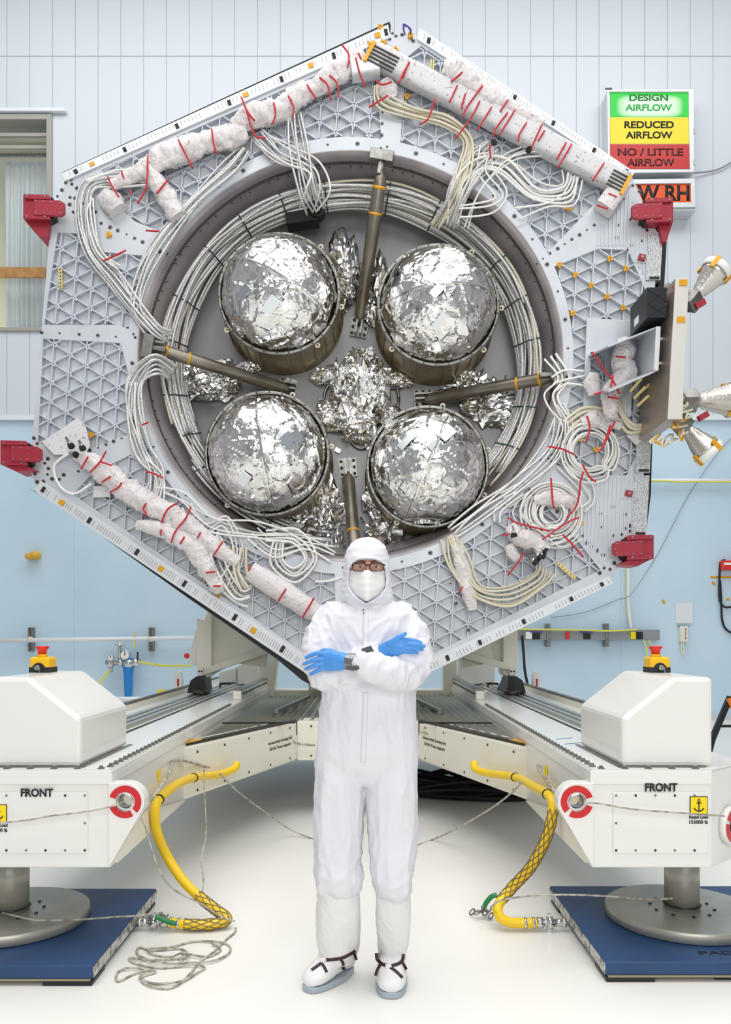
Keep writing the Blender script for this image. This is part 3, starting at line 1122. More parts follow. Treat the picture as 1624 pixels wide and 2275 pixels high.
    fx = at(px_, 0, 3.72).x
    mb = MB()
    mb.lathe((fx, py_, 0.083), (0, 0, 1), [(0, .338), (.004, .345), (.045, .345), (.049, .34)], 64)
    mb.build('foot_plate', M['plate_steel'], dolly)
    mb = MB()
    mb.lathe((fx, py_, 0.1325), (0, 0, 1), [(0, .078), (.30, .078)], 40)
    mb.build('foot_column', M['dark_steel'] if False else M['plate_steel'], dolly)
    mb = MB()
    for i in range(10):
        a = 2 * PI * i / 10 + .3
        mb.cyl((fx + .14 * math.cos(a), py_ + .14 * math.sin(a), .132), (fx + .14 * math.cos(a), py_ + .14 * math.sin(a), .138), .008, n=8)
    mb.build('plate_bolts', M['dark_steel'], dolly)
    mb = MB()
    ringp = [Vector((fx + .082 * math.cos(a), py_ + .082 * math.sin(a), .15)) for a in [2 * PI * i / 28 for i in range(29)]]
    mb.tube(ringp, .004, 6)
    mb.build('retaining_wire', M['dark_steel'], dolly)

    # diagonal brace carrying the hose
    bx0, by0, bx1, by1 = 0.96, 4.59, 0.41, 6.13
    dirv = Vector((mx(bx1) - mx(bx0), by1 - by0, 0)).normalized()
    nrm = Vector((-dirv.y, dirv.x, 0))
    if nrm.y > 0:
        nrm = -nrm
    a = Vector((mx(bx0), by0, 0))
    b = Vector((mx(bx1), by1, 0))
    mb = MB()
    lp = [a + Vector((0, 0, .4325)), b + Vector((0, 0, .4325)), b + Vector((0, 0, .735)), a + Vector((0, 0, .752))]
    mb.extr(lp, -nrm * 0.16)
    mb.build('diagonal_brace', M['cream_paint'], dolly, 0.02)
    mb = MB()
    for t in (.12, .32, .52, .72, .92):
        for z in (.47, .70):
            p = a.lerp(b, t) + Vector((0, 0, z))
            mb.cyl(p + nrm * .0005, p + nrm * .004, .008, n=8)
    mb.build('brace_bolts', M['dark_steel'], dolly)
    p = a.lerp(b, .82) + Vector((0, 0, .60)) + nrm * .002
    zax = nrm
    xax = Vector((0, 0, 1)).cross(zax).normalized()
    Rm = Matrix((xax, Vector((0, 0, 1)), zax)).transposed()
    text('lettering', 'Aerowest Attach Grounding Parts', .028, p + Vector((0, 0, .022)), Rm, M['letter_black'], dolly, .40, .004)
    text('lettering', '250 VAC 70 max. equipment', .028, p - Vector((0, 0, .022)), Rm, M['letter_black'], dolly, .36, .004)
    # yellow hand marks on the beam side
    for (x, y, hh) in ((1214, 1712, 20), (1193, 1745, 12)) if sd > 0 else ((352, 1722, 24), (318, 1775, 26)):
        Dm = (mx(XI) - 0) * FP / (x - CX)
        q = at(x, y, Dm)
        mb = MB()
        mb.obox((mx(XI - .004), q.y, q.z), (.002, 0, 0), (0, .03, 0), (0, 0, hh * Dm / FP / 2))
        mb.build('warning_sticker', M['yellow_sign'], dolly, 0.01)
    # corrugated deck plates between brace and rear cross beam
    mb = MB()
    zdk = 0.735
    ys = 8.7
    nx = 30
    rows = []
    for iy in range(2):
        row = []
        for ix in range(nx + 1):
            t = ix / nx
            y_f = by0 + 0.15 + (by1 - by0) * t
            x = 0.94 + (bx1 - 0.94) * t
            zz = zdk + 0.034 * (0.5 + 0.5 * math.sin(ix * PI / 1.5)) - .022
            row.append(Vector((mx(x), y_f if iy == 0 else ys, zz)))
        rows.append(row)
    mb.rings(rows, False, False, False, closed=False)
    o = mb.build('corrugated_deck', M['grating'], dolly, recalc=False)
    s_ = o.modifiers.new('thick', 'SOLIDIFY')
    s_.thickness = 0.012
    # amber edged black strip along the brace top
    mb = MB()
    mb.bar(a.lerp(b, .06) + Vector((0, 0, .758)) - nrm * .03, b + Vector((0, 0, .745)) - nrm * .03, .05, .012, up=(0, 0, 1))
    mb.mat(1).bar(a.lerp(b, .04) + Vector((0, 0, .765)) - nrm * .03, a.lerp(b, .16) + Vector((0, 0, .765)) - nrm * .03, .05, .004, up=(0, 0, 1))
    mb.build('edge_strip', [M['dark_steel'], M['kapton']], dolly)
    mb = MB()
    mb.bar((mx(.92), 5.75, .765), (mx(.40), 5.85, .757), .02, .01, up=(0, 0, 1))
    mb.mat(1).bar((mx(.62), 6.6, .77), (mx(.46), 8.2, .77), .03, .03, up=(0, 0, 1))
    mb.build('deck_seam', [M['black'], M['steel']], dolly)

    # rear upright with black hinge foot
    UX = 1.43
    mb = MB()
    mb.prism([(1118, 1310), (1150, 1310), (1150, 1497), (1131, 1507), (1118, 1497)], 7.55, 7.85) if sd > 0 else mb.prism([(437, 1372), (452, 1378), (470, 1340), (470, 1497), (457, 1507), (437, 1497)], 7.55, 7.85)
    mb.build('upright_post', M['cream_paint'], dolly, 0.008)
    mb = MB()
    if sd > 0:
        mb.prism([(1118, 1395), (1118, 1490), (1100, 1470), (1030, 1455), (960, 1440), (960, 1300), (1060, 1300)], 7.65, 7.75)
    else:
        mb.prism([(470, 1340), (560, 1340), (640, 1440), (580, 1440), (470, 1500)], 7.65, 7.75)
    mb.build('upright_web', M['cream_paint'], dolly, 0.004)
    mb = MB()
    if sd > 0:
        mb.bar(at(1130, 1482, 7.6), at(965, 1438, 7.6), .2, .06, up=(0, 0, 1))
    else:
        mb.bar(at(455, 1492, 7.6), at(640, 1430, 7.6), .2, .06, up=(0, 0, 1))
    mb.build('web_flange', M['cream_paint'], dolly, 0.004)
    cxh = 1139 if sd > 0 else 445
    mb = MB()
    mb.prism([(cxh - 5, 1485), (cxh + 5, 1485), (cxh + 6, 1501), (cxh - 6, 1501)], 7.42, 7.548)
    mb.mat(1)
    for dx_ in (-3, 3):
        mb.cyl(at(cxh + dx_, 1491.5, 7.4195), at(cxh + dx_, 1491.5, 7.416), .009, n=10)
    mb.build('hinge_bracket', [M['white_paint'], M['black']], dolly)
    mb = MB()
    q = sd
    mb.prism([(cxh - q * 12 - 6, 1540), (cxh + q * 24 + 6 * q, 1540), (cxh + q * 22, 1512), (cxh + q * 8, 1502), (cxh - q * 2, 1506)], 7.3, 7.75)
    mb.mat(1)
    mb.prism([(cxh - 5 + q * -4, 1536), (cxh + 7 + q * -4, 1536), (cxh + 4, 1503), (cxh - 5, 1503)], 7.2, 7.299)
    mb.mat(2)
    mb.ball(at(cxh - q * 2, 1539, 7.2), .08, .08, .03, 10, False)
    mb.build('hinge_foot', [M['black_satin'], M['black'], M['dark_steel']], dolly, 0.004)
    # white end lug at the outer edge
    ex_ = 1193 if sd > 0 else 395
    mb = MB()
    out2 = [(ex_ - 8, 1560), (ex_ - 8, 1500), (ex_ - 5, 1492), (ex_, 1489), (ex_ + 5, 1493), (ex_ + 8, 1510), (ex_ + 8, 1560)]
    mb.prism(out2, 8.1, 8.2)
    mb.mat(1).prism([(ex_ - 2, 1508), (ex_ + 2, 1508), (ex_ + 2, 1525), (ex_ - 2, 1525)], 8.09, 8.099)
    mb.build('end_lug', [M['white_paint'], M['red_paint']], dolly, 0.01)
    mb = MB()
    if sd > 0:
        mb.prism([(985, 1440), (1015, 1425), (1015, 1545), (985, 1545)], 8.7, 8.9)
    else:
        mb.prism([(575, 1448), (620, 1448), (608, 1548), (575, 1548)], 8.7, 8.9)
    mb.build('rear_post', M['cream_paint'], dolly, 0.006)

# outer side lug on the right front housing
mb = MB()
c = Vector((XO - .19 + .0, D0 - .002, 0.66))
# cross beams and rear wall between the beams
mb = MB()
mb.extr([Vector((-.53, 6.13, .4325)), Vector((.41, 6.13, .4325)), Vector((.41, 6.13, .735)), Vector((-.53, 6.13, .735))], (0, .3, 0))
mb.build('cross_beam', M['cream_paint'], dolly, 0.008)
mb = MB()
for x in (-.42, -.1, .2, .33):
    for z in (.47, .70):
        mb.cyl((x, 6.129, z), (x, 6.125, z), .008, n=8)
mb.build('brace_bolts', M['dark_steel'], dolly)
mb = MB()
nx = 34
rows = []
for iy in range(2):
    row = []
    for ix in range(nx + 1):
        x = -.53 + .94 * ix / nx
        row.append(Vector((x, 6.2 if iy == 0 else 8.7, .735 + .034 * (0.5 + .5 * math.sin(ix * PI / 1.5)) - .022)))
    rows.append(row)
mb.rings(rows, False, False, False, closed=False)
o = mb.build('corrugated_deck', M['grating'], dolly, recalc=False)
s_ = o.modifiers.new('thick', 'SOLIDIFY')
s_.thickness = 0.012
mb = MB()
mb.box(-1.9, 1.78, 8.75, 9.1, .3, .80)
mb.build('rear_cross_beam', M['cream_paint'], dolly, 0.01)
mb = MB()
mb.box(-.62, .50, 8.6, 8.74, .80, 1.55)
mb.build('rear_panel', M['cream_paint'], dolly, 0.01)
# cabinet parts seen between the posts, left
mb = MB()
mb.prism([(486, 1494), (525, 1482), (525, 1515), (486, 1518)], 8.9, 9.2)
mb.prism([(527, 1480), (573, 1455), (573, 1520), (527, 1520)], 8.9, 9.2)
mb.build('control_box', M['white_paint'], dolly, 0.008)
mb = MB()
mb.bar(at(552, 1460, 8.85), at(550, 1476, 8.85), .04, .02)
mb.build('warning_sticker', M['yellow_sign'], dolly)
mb = MB()
mb.prism([(1018, 1440), (1100, 1430), (1100, 1515), (1018, 1525)], 8.9, 9.2)
mb.build('control_box', M['white_paint'], dolly, 0.008)
for x0 in (487, 1083):
    mb = MB()
    mb.prism([(x0, 1517), (x0 + 25, 1517), (x0 + 25, 1521), (x0 + 3, 1521), (x0 + 3, 1527), (x0, 1527)], 8.2, 8.23)
    mb.build('handle', M['black'], dolly)
# sloped end wall with red button seen left of the left post
mb = MB()
mb.prism([(437, 1400), (437, 1480), (417, 1474), (433, 1405)], 7.9, 8.0)
mb.mat(1).ball(at(415, 1457, 7.95), .03, n=10)
mb.build('side_shroud', [M['white_paint'], M['red_plastic']], dolly, 0.003)
# marker lines on right beam
mb = MB()
for (xa, xb, y) in ((1236, 1271, 1642), (1254, 1289, 1653)):
    pa, pb = onz(xa, y, ZT + .009), onz(xb, y - 3, ZT + .009)
    mb.bar(pa, pb, .012, .001, up=(0, 0, 1))
mb.build('marker_line', M['label_blue'], dolly)
# wire loom over brace and lugs, right and left
for nm, pth in (('loom', [(1242, 1770, 3.70), (1215, 1735, 3.98), (1198, 1710, 4.2), (1190, 1690, 4.6), (1184, 1686, 4.62), (1120, 1690, 5.0), (1070, 1685, 5.2), (1000, 1655, 5.7), (945, 1628, 6.0), (930, 1630, 6.05)]),
                ('loom', [(310, 1813, 3.6), (345, 1765, 3.78), (375, 1720, 4.08), (388, 1690, 4.4), (430, 1695, 4.7), (470, 1705, 4.95), (520, 1690, 5.25), (580, 1660, 5.7), (640, 1632, 6.0), (655, 1650, 6.08), (700, 1655, 6.08)])):
    mb = MB()
    mb.tube(pxpath(pth, 6), .008, 6)
    mb.build('wire_loom', M['cord'], dolly)

# outer lugs on the angled corner faces
for sd in (1, -1):
    n_ = Vector((.654 * sd, -.757, 0))
    u_ = Vector((.757 * sd, .654, 0))
    w_ = Vector((0, 0, 1))
    c = Vector((mir(sd, 1.55), D0 + .095, .59)) + n_ * .001
    mb = MB()
    mb.lathe(c, n_, [(0, .082), (.024, .082), (.027, .079)], 36)
    lug = mb.build('lifting_lug', M['white_paint'], dolly)
    cc = c + n_ * .0275
    for a0, a1 in ((-20, 150), (165, 325)):
        mb = MB()
        o_, i_ = [], []
        for j in range(25):
            a = math.radians(a0 + (a1 - a0) * j / 24)
            d_ = u_ * math.cos(a) + w_ * math.sin(a)
            o_.append(cc + d_ * .070)
            i_.append(cc + d_ * .042)
        mb.extr(o_ + i_[::-1], n_ * .002)
        mb.build('red_ring', M['red_sign'], lug)
    mb = MB()
    mb.lathe(cc, n_, [(0, .03), (0, .036), (.006, .036), (.008, .03), (.001, .024), (.001, .001)], 24)
    mb.build('bushing', M['dark_steel'], lug)

# ================================================================ AIR PADS
for sd, lab in ((1, 'navy blue air pad lettered PAD under the right front foot'), (-1, 'navy blue air pad under the left front foot beside the tangled cord')):
    x0, x1 = mir(sd, 0.97), mir(sd, 2.0)
    y0, y1 = (3.20, 4.17) if sd > 0 else (3.165, 4.13)
    pad = thing('air_pad', lab, 'air pad', ((x0 + x1) / 2, (y0 + y1) / 2, 0), 'navy air pads under the dolly feet')
    a, b = sorted((x0, x1))
    mb = MB()
    mb.box(a, b, y0, y1, .028, .082)
    mb.build('deck_plate', M['blue_pad'], pad, 0.005)
    mb = MB()
    e = x0 - sd * .0015
    mb.obox((e, (y0 + y1) / 2, .052), (.0014, 0, 0), (0, (y1 - y0) / 2 - .004, 0), (0, 0, .022))
    mb.build('edge_rail', M['scuffed'], pad)
    mb = MB()
    mb.box(a + .01, b - .01, y0 - .002, y0 + .3, .02, .0275)
    mb.build('lower_skirt', mat('tan_edge', '9a8f76', 0.5), pad)
    for (fx0, fx1, fy0, fy1) in ((0.0, .2, 0.0, .16), (.45, .75, 0.02, .16), (0, .2, .8, .95)):
        xa, xb = sorted((x0 + sd * (fx0 + .002), x0 + sd * fx1))
        mb = MB()
        mb.box(xa, xb, y0 + fy0 - .003, y0 + fy1, 0.001, .0195)
        mb.build('skid', M['black_satin'], pad, .003)
    if sd > 0:
        p = onz(1606, 2117, .0825)
        text('lettering', 'PAD 1', .034, p, Matrix.Rotation(0, 3, 'X'), M['letter_black'], pad, .2, .006)

# ================================================================ HOSES
def hose(label, knots, r, sleeve, end_dir, group):
    h = thing('air_hose', label, 'hose', at(*knots[len(knots) // 2]), group)
    path = pxpath(knots, 10)
    mb = MB()
    mb.tube(path, r, 16)
    mb.build('hose_tube', M['yellow'], h)
    i0, i1 = sleeve
    seg = path[i0:i1]
    # braided wire grip: two families of helices around the hose
    mb = MB()
    dense = [Vector(q) for q in smooth_path([tuple(p) for p in seg], 4)]
    Ts = [(dense[min(i + 1, len(dense) - 1)] - dense[max(i - 1, 0)]).normalized() for i in range(len(dense))]
    us = []
    u = Ts[0].orthogonal().normalized()
    for i, t in enumerate(Ts):
        if i:
            u = Ts[i - 1].rotation_difference(t) @ u
            u = (u - t * u.dot(t)).normalized()
        us.append(u.copy())
    L = [0]
    for i in range(1, len(dense)):
        L.append(L[-1] + (dense[i] - dense[i - 1]).length)
    for fam in (1, -1):
        for k in range(6):
            pts = []
            for i, p in enumerate(dense):
                a = 2 * PI * k / 6 + fam * L[i] / (r * 2.6)
                w = Ts[i].cross(us[i])
                pts.append(p + (us[i] * math.cos(a) + w * math.sin(a)) * (r + .0022))
            mb.tube(pts, .0022, 5)
    mb.build('wire_grip', M['wire_sleeve'], h)
    # coupling
    e = path[-1]
    d = Vector(end_dir)
    mb = MB()
    mb.lathe(e, d, [(0, r * 1.08), (.03, r * 1.08), (.03, r * .7), (.05, r * .7), (.05, r * 1.25), (.075, r * 1.3), (.075, r * .8), (.12, r * .75), (.12, r * .95), (.14, r * .95)], 20)
    mb.obox(e + d * .06 + Vector((0, 0, .03)), d * .008, (0, .006, 0), (0, 0, .014))
    mb.obox(e + d * .06 - Vector((0, 0, .028)), d * .008, (0, .006, 0), (0, 0, .012))
    mb.build('coupling', M['chrome'], h)
    mb = MB()
    for q in (len(path) - 4, len(path) - 9):
        t = (path[q + 1] - path[q]).normalized()
        mb.lathe(path[q], t, [(-.006, r), (-.006, r + .003), (.006, r + .003), (.006, r)], 18, (False, False))
    mb.build('hose_clamp', M['chrome'], h)
    return h, path


hr, pr = hose('yellow air hose with wire grip looping from the right brace to the right pad',
              [(1054, 1694, 5.12), (1056, 1708, 5.08), (1085, 1718, 4.95), (1145, 1727, 4.62), (1185, 1747, 4.22), (1222, 1770, 3.84), (1228, 1800, 3.77), (1215, 1858, 3.76), (1180, 1925, 3.82),
               (1135, 1975, 3.86), (1108, 2010, 3.8), (1110, 2036, 3.76), (1130, 2048, 3.75), (1160, 2051, 3.75), (1192, 2050, 3.75)], .0235, (60, 98), (1, 0, 0), 'yellow air hoses feeding the pads')
hl, pl = hose('yellow air hose with wire grip looping from the left brace to the left pad',
              [(526, 1696, 5.12), (520, 1708, 5.08), (490, 1720, 4.95), (430, 1728, 4.6), (390, 1745, 4.22), (357, 1772, 3.94), (345, 1795, 3.86), (348, 1845, 3.88), (370, 1900, 3.93), (402, 1950, 3.9),
               (438, 1988, 3.86), (478, 2020, 3.82), (503, 2040, 3.79), (490, 2050, 3.77), (450, 2055, 3.75), (405, 2053, 3.75), (372, 2049, 3.76)], .0235, (100, 150), (-1, 0, 0), 'yellow air hoses feeding the pads')
for h, path, idx, dd in ((hr, pr, (30, 48), 1), (hl, pl, (30, 52), -1)):
    for q in idx:
        t = (path[q + 1] - path[q]).normalized()
        mb = MB()
        mb.lathe(path[q], t, [(-.006, .0235), (-.006, .027), (.006, .027), (.006, .0235)], 16, (False, False))
        mb.build('tie_band', M['black'], h)
# green taped shackle with chain at each hose end
for h, (x, y, D), sg_ in ((hr, (1085, 2005, 3.83), 1), (hl, (372, 2040, 3.78), -1)):
    mb = MB()
    if sg_ > 0:
        mb.tube(pxpath([(1104, 1988, D), (1092, 1992, D), (1080, 2006, D), (1076, 2016, D)]), .012, 10)
    else:
        mb.tube(pxpath([(395, 2053, D - .04), (375, 2048, D - .05), (355, 2040, D - .05), (345, 2036, D - .05)]), .012, 10)
    mb.build('green_tape_wrap', M['green'], h)
    mb = MB()
    c0 = onz(1072, 2032, .02) if sg_ > 0 else onz(352, 2046, .03)
    rnd = random.Random(3)
    for i in range(9):
        c = c0 + Vector((rnd.uniform(-.05, .05), rnd.uniform(-.03, .03), rnd.uniform(-.002, .03)))
        ax = Vector((rnd.uniform(-1, 1), rnd.uniform(-1, 1), rnd.uniform(-1, 1))).normalized()
        u = ax.orthogonal().normalized()
        w = ax.cross(u)
        R = .017
        pts = [c + u * R * math.cos(2 * PI * k / 14) + w * R * .65 * math.sin(2 * PI * k / 14) for k in range(15)]
        mb.tube(pts, .004, 6)
    mb.build('chain', M['steel'], h)

# ================================================================ CORDS
def cord(name, label, cat, pts, r=.0045, m='cord', n=8, group=None):
    mb = MB()
    mb.tube([Vector(q) for q in smooth_path([tuple(p) for p in pts], n)], r, 6)
    o = mb.build(name, M[m])
    tag(o, label, cat, group)
    return o


fl = lambda x, y, z=.006: onz(x, y, z)
tang = [fl(524, 2062), fl(521, 2072), fl(505, 2085), fl(490, 2100), fl(470, 2118), fl(440, 2140), fl(420, 2165, .012), fl(380, 2195), fl(330, 2188, .01), fl(313, 2172), fl(345, 2160), fl(330, 2155), fl(300, 2163),
        fl(262, 2180), fl(262, 2160), fl(290, 2150, .012), fl(340, 2158), fl(310, 2168, .014), fl(340, 2185), fl(400, 2180, .012), fl(440, 2160), fl(455, 2150), fl(430, 2142, .014), fl(395, 2148), fl(350, 2150), fl(300, 2140), fl(288, 2128),
        fl(330, 2132, .012), fl(390, 2130), fl(415, 2120, .014), fl(400, 2108), fl(340, 2112), fl(310, 2105), fl(306, 2120), fl(340, 2135, .014), fl(400, 2140), fl(470, 2135, .012), fl(508, 2118), fl(508, 2100), fl(480, 2092, .01), fl(430, 2092), fl(380, 2104),
        fl(330, 2108, .014), fl(345, 2122), fl(380, 2125), fl(402, 2118, .02), fl(410, 2128), fl(395, 2132, .02), fl(418, 2124, .02), fl(405, 2116), fl(430, 2122, .014), fl(465, 2125), fl(490, 2110), fl(470, 2095, .012)]
cord('tangled_cord', 'tangled grey flat cord lying on the floor beside the left pad', 'cord', tang, .0048)
cord('tether_line', 'thin white line hanging from the left lug down to the hose bend', 'cord',
     [at(310, 1812, 3.55), at(322, 1835, 3.5), at(335, 1880, 3.5), at(355, 1935, 3.52), at(385, 1975, 3.6), at(440, 2005, 3.65), at(490, 2035, 3.68), at(522, 2047, 3.70)], .004)
cord('tether_line', 'thin white line dropping from the left brace to the wire grip', 'cord',
     [at(454, 1708, 4.52), at(453, 1740, 4.52), at(458, 1840, 4.5), at(452, 1885, 4.3), at(447, 1910, 4.2), at(452, 1950, 4.05), at(450, 1980, 3.9)], .0045)
cord('tether_line', 'pale cord slanting from the left brace to the floor behind the left trouser leg', 'cord',
     [at(487, 1717, 4.72), at(530, 1760, 5.0), at(590, 1805, 5.3), at(640, 1840, 5.5), onz(690, 1862, .006), onz(720, 1868, .006)], .005)
cord('tether_line', 'pale cord slanting from the right brace down to the floor left of the black coil', 'cord',
     [at(1160, 1735, 4.32), at(1140, 1758, 4.42), at(1100, 1790, 4.7), at(1060, 1815, 4.95), at(1010, 1843, 5.2), onz(960, 1866, .006), onz(925, 1878, .006)], .006)
cord('tether_line', 'thin white line across the front below the right FRONT lettering', 'cord',
     [at(1298, 1783, 3.24), at(1330, 1785, 3.25), at(1400, 1797, 3.25), at(1470, 1803, 3.25), at(1540, 1808, 3.25), at(1610, 1813, 3.28)], .004)
cord('tether_line', 'thin grey line across the front below the left FRONT lettering', 'cord',
     [at(-20, 1830, 3.25), at(60, 1822, 3.25), at(110, 1813, 3.25), at(170, 1806, 3.25), at(230, 1796, 3.25), at(268, 1785, 3.24)], .004)
cord('safety_wire', 'pale wire from the right foot column across the plate to the hose shackle', 'wire',
     [at(1494, 1996, 3.61), at(1450, 1998, 3.6), at(1410, 1996, 3.55), at(1330, 1990, 3.55), at(1250, 1988, 3.6), at(1180, 1990, 3.64), at(1115, 2000, 3.70), at(1090, 2016, 3.78)], .005)
cord('safety_wire', 'pale wire from the left foot column across the plate to the hose shackle', 'wire',
     [at(5, 2028, 3.56), at(65, 2042, 3.5), at(100, 2045, 3.5), at(180, 2043, 3.5), at(250, 2038, 3.6), at(312, 2034, 3.68), at(328, 2030, 3.70)], .005)

# black cable heap behind the right brace
mb = MB()
rnd = random.Random(5)
pts = []
for i in range(330):
    a = i * 0.33
    rr = 1 + .1 * math.sin(i * .37)
    x = 1100 - 812
    cx_, cy_ = .98, 7.0
    pts.append((cx_ + (.62 * rr) * math.cos(a) + .08 * math.sin(i * .11), cy_ + .30 * rr * math.sin(a) + .05 * math.sin(i * .05), .02 + .17 * (.5 + .5 * math.sin(i * .173)) * (.6 + .4 * math.sin(i * .71))))
mb.tube([Vector(q) for q in smooth_path(pts, 2)], .016, 6)
o = mb.build('cable_coil', M['black'])
tag(o, 'heap of coiled black cable on the floor behind the right brace', 'cable')
# ================================================================ SPACECRAFT
S = 6.6                       # distance of the front face
DK = 7.25                     # distance of the inner deck
DR = 6.75                     # distance of the tank rings
craft = thing('spacecraft', 'hexagonal silver spacecraft body with an open ring holding four foil-wrapped tanks', 'spacecraft', at(778, 790, S + .4))
CC = (778.0, 790.0)


def ell(cx, cy, a, b, n=96, a0=0, a1=360):
    return [(cx + a * math.cos(math.radians(a0 + (a1 - a0) * i / n)), cy - b * math.sin(math.radians(a0 + (a1 - a0) * i / n))) for i in range(n + (0 if a1 - a0 == 360 else 1))]


HEX = [(150, 396), (862, 84), (930, 84), (1404, 392), (1428, 450), (1462, 520), (1440, 900), (1422, 1188), (1372, 1262), (1350, 1290), (945, 1490), (860, 1530), (735, 1518), (84, 1088), (66, 1045), (95, 700), (112, 500)]

# --- pockets of the isogrid face (pixels on the face plane)
FA, FB = 496.0, 486.0


def fl_arc(a0, a1):
    n = max(3, int(abs(a1 - a0) / 3))
    return ell(CC[0], CC[1], FA, FB, n, a0, a1) if a1 > a0 else ell(CC[0], CC[1], FA, FB, n, a1, a0)[::-1]


POCK = [
    [(225, 378), (800, 124), (836, 165)] + fl_arc(82, 146) + [(300, 492), (258, 452)],
    [(903, 128), (935, 102), (1376, 396), (1312, 462)] + fl_arc(28, 77),
    [(1330, 552), (1395, 556), (1432, 640), (1418, 1000), (1392, 1056), (1318, 1056)] + fl_arc(-29, 24),
    [(1280, 1196), (1334, 1266), (950, 1458), (842, 1502), (806, 1480)] + fl_arc(-87, -37),
    [(748, 1486), (694, 1462), (162, 1098), (205, 1052), (290, 1010)] + fl_arc(214, 266),
    [(232, 560), (196, 520), (128, 516), (98, 722), (258, 722)] + fl_arc(173, 153)[0:],
    [(96, 752), (268, 762)] + fl_arc(184, 208) + [(292, 962), (196, 1000), (84, 985)],
]
# pocket loops with slightly uneven windows are drawn clockwise; keep arcs outside the flange
bbs = plate(HEX, [ell(CC[0], CC[1], 474, 457)] + POCK, S, S + 0.055)
skin = plate(HEX, [ell(CC[0], CC[1], 480, 463)], S + 0.056, S + 0.075, D=S)
skin.build('skin_panel', M['alu_skin'], craft)
body = plate([(x, y) for x, y in HEX], [ell(CC[0], CC[1], 484, 470)], S + 0.076, S + 0.72, D=S)
body.build('bus_body', M['alu_strip'], craft)


def inpoly(p, poly):
    x, y = p
    c = False
    j = len(poly) - 1
    for i in range(len(poly)):
        xi, yi = poly[i]
        xj, yj = poly[j]
        if (yi > y) != (yj > y) and x < (xj - xi) * (y - yi) / (yj - yi) + xi:
            c = not c
        j = i
    return c


# --- isogrid ribs : lattice with 43 px side, turned 4 degrees
L_ = 42.6
rot = math.radians(4.0)
e1 = (-math.sin(rot) * L_, math.cos(rot) * L_)
a60 = math.radians(-60)
e2 = (e1[0] * math.cos(a60) - e1[1] * math.sin(a60), e1[0] * math.sin(a60) + e1[1] * math.cos(a60))
e3 = (e2[0] - e1[0], e2[1] - e1[1])
nodes = {}
for i in range(-60, 60):
    for j in range(-60, 60):
        p = (136.5 + i * e1[0] + j * e2[0], 553 + i * e1[1] + j * e2[1])
        if 40 < p[0] < 1480 and 60 < p[1] < 1540:
            nodes[(i, j)] = p
for pi, poly in enumerate(POCK):
    mb = MB()
    for (i, j), p in nodes.items():
        for di, dj in ((1, 0), (0, 1), (-1, 1)):
            q = (p[0] + (di * e1[0] + dj * e2[0]), p[1] + (di * e1[1] + dj * e2[1]))
            ts = [k / 16 for k in range(17)]
            ins = [inpoly((p[0] + (q[0] - p[0]) * t, p[1] + (q[1] - p[1]) * t), poly) for t in ts]
            if not any(ins):
                continue
            t0 = ts[ins.index(True)]
            t1 = ts[16 - ins[::-1].index(True)]
            t0 = max(0, t0 - .07)
            t1 = min(1, t1 + .07)
            if t1 - t0 < .1:
                continue
            a = at(p[0] + (q[0] - p[0]) * t0, p[1] + (q[1] - p[1]) * t0, S + .03)
            b = at(p[0] + (q[0] - p[0]) * t1, p[1] + (q[1] - p[1]) * t1, S + .03)
            mb.mat(0).bar(a, b, .0105, .05, up=(0, 1, 0))
        if inpoly(p, poly):
            c = at(p[0], p[1], S + .002)
            mb.mat(0).lathe(c, (0, 1, 0), [(0, .016), (.004, .019), (.05, .019)], 10)
            mb.mat(1).lathe(c - Vector((0, .0008, 0)), (0, 1, 0), [(0, .0055), (.0006, .0055)], 8)
    mb.build('isogrid_rib_panel', [M['alu_rib'], M['dark_steel']], craft)

# --- holes, washers and screws in the solid bands
mb = MB()
rnd = random.Random(11)


def hole(x, y, r=4.2, washer=True):
    c = at(x, y, S - .0012)
    k = S / FP
    if washer:
        mb.mat(0).lathe(c, (0, 1, 0), [(0, r * k * .55), (0, r * k), (.0011, r * k)], 14, (False, False))
    mb.mat(1).lathe(c, (0, 1, 0), [(0.0004, r * k * .56), (.0011, r * k * .56)], 12)


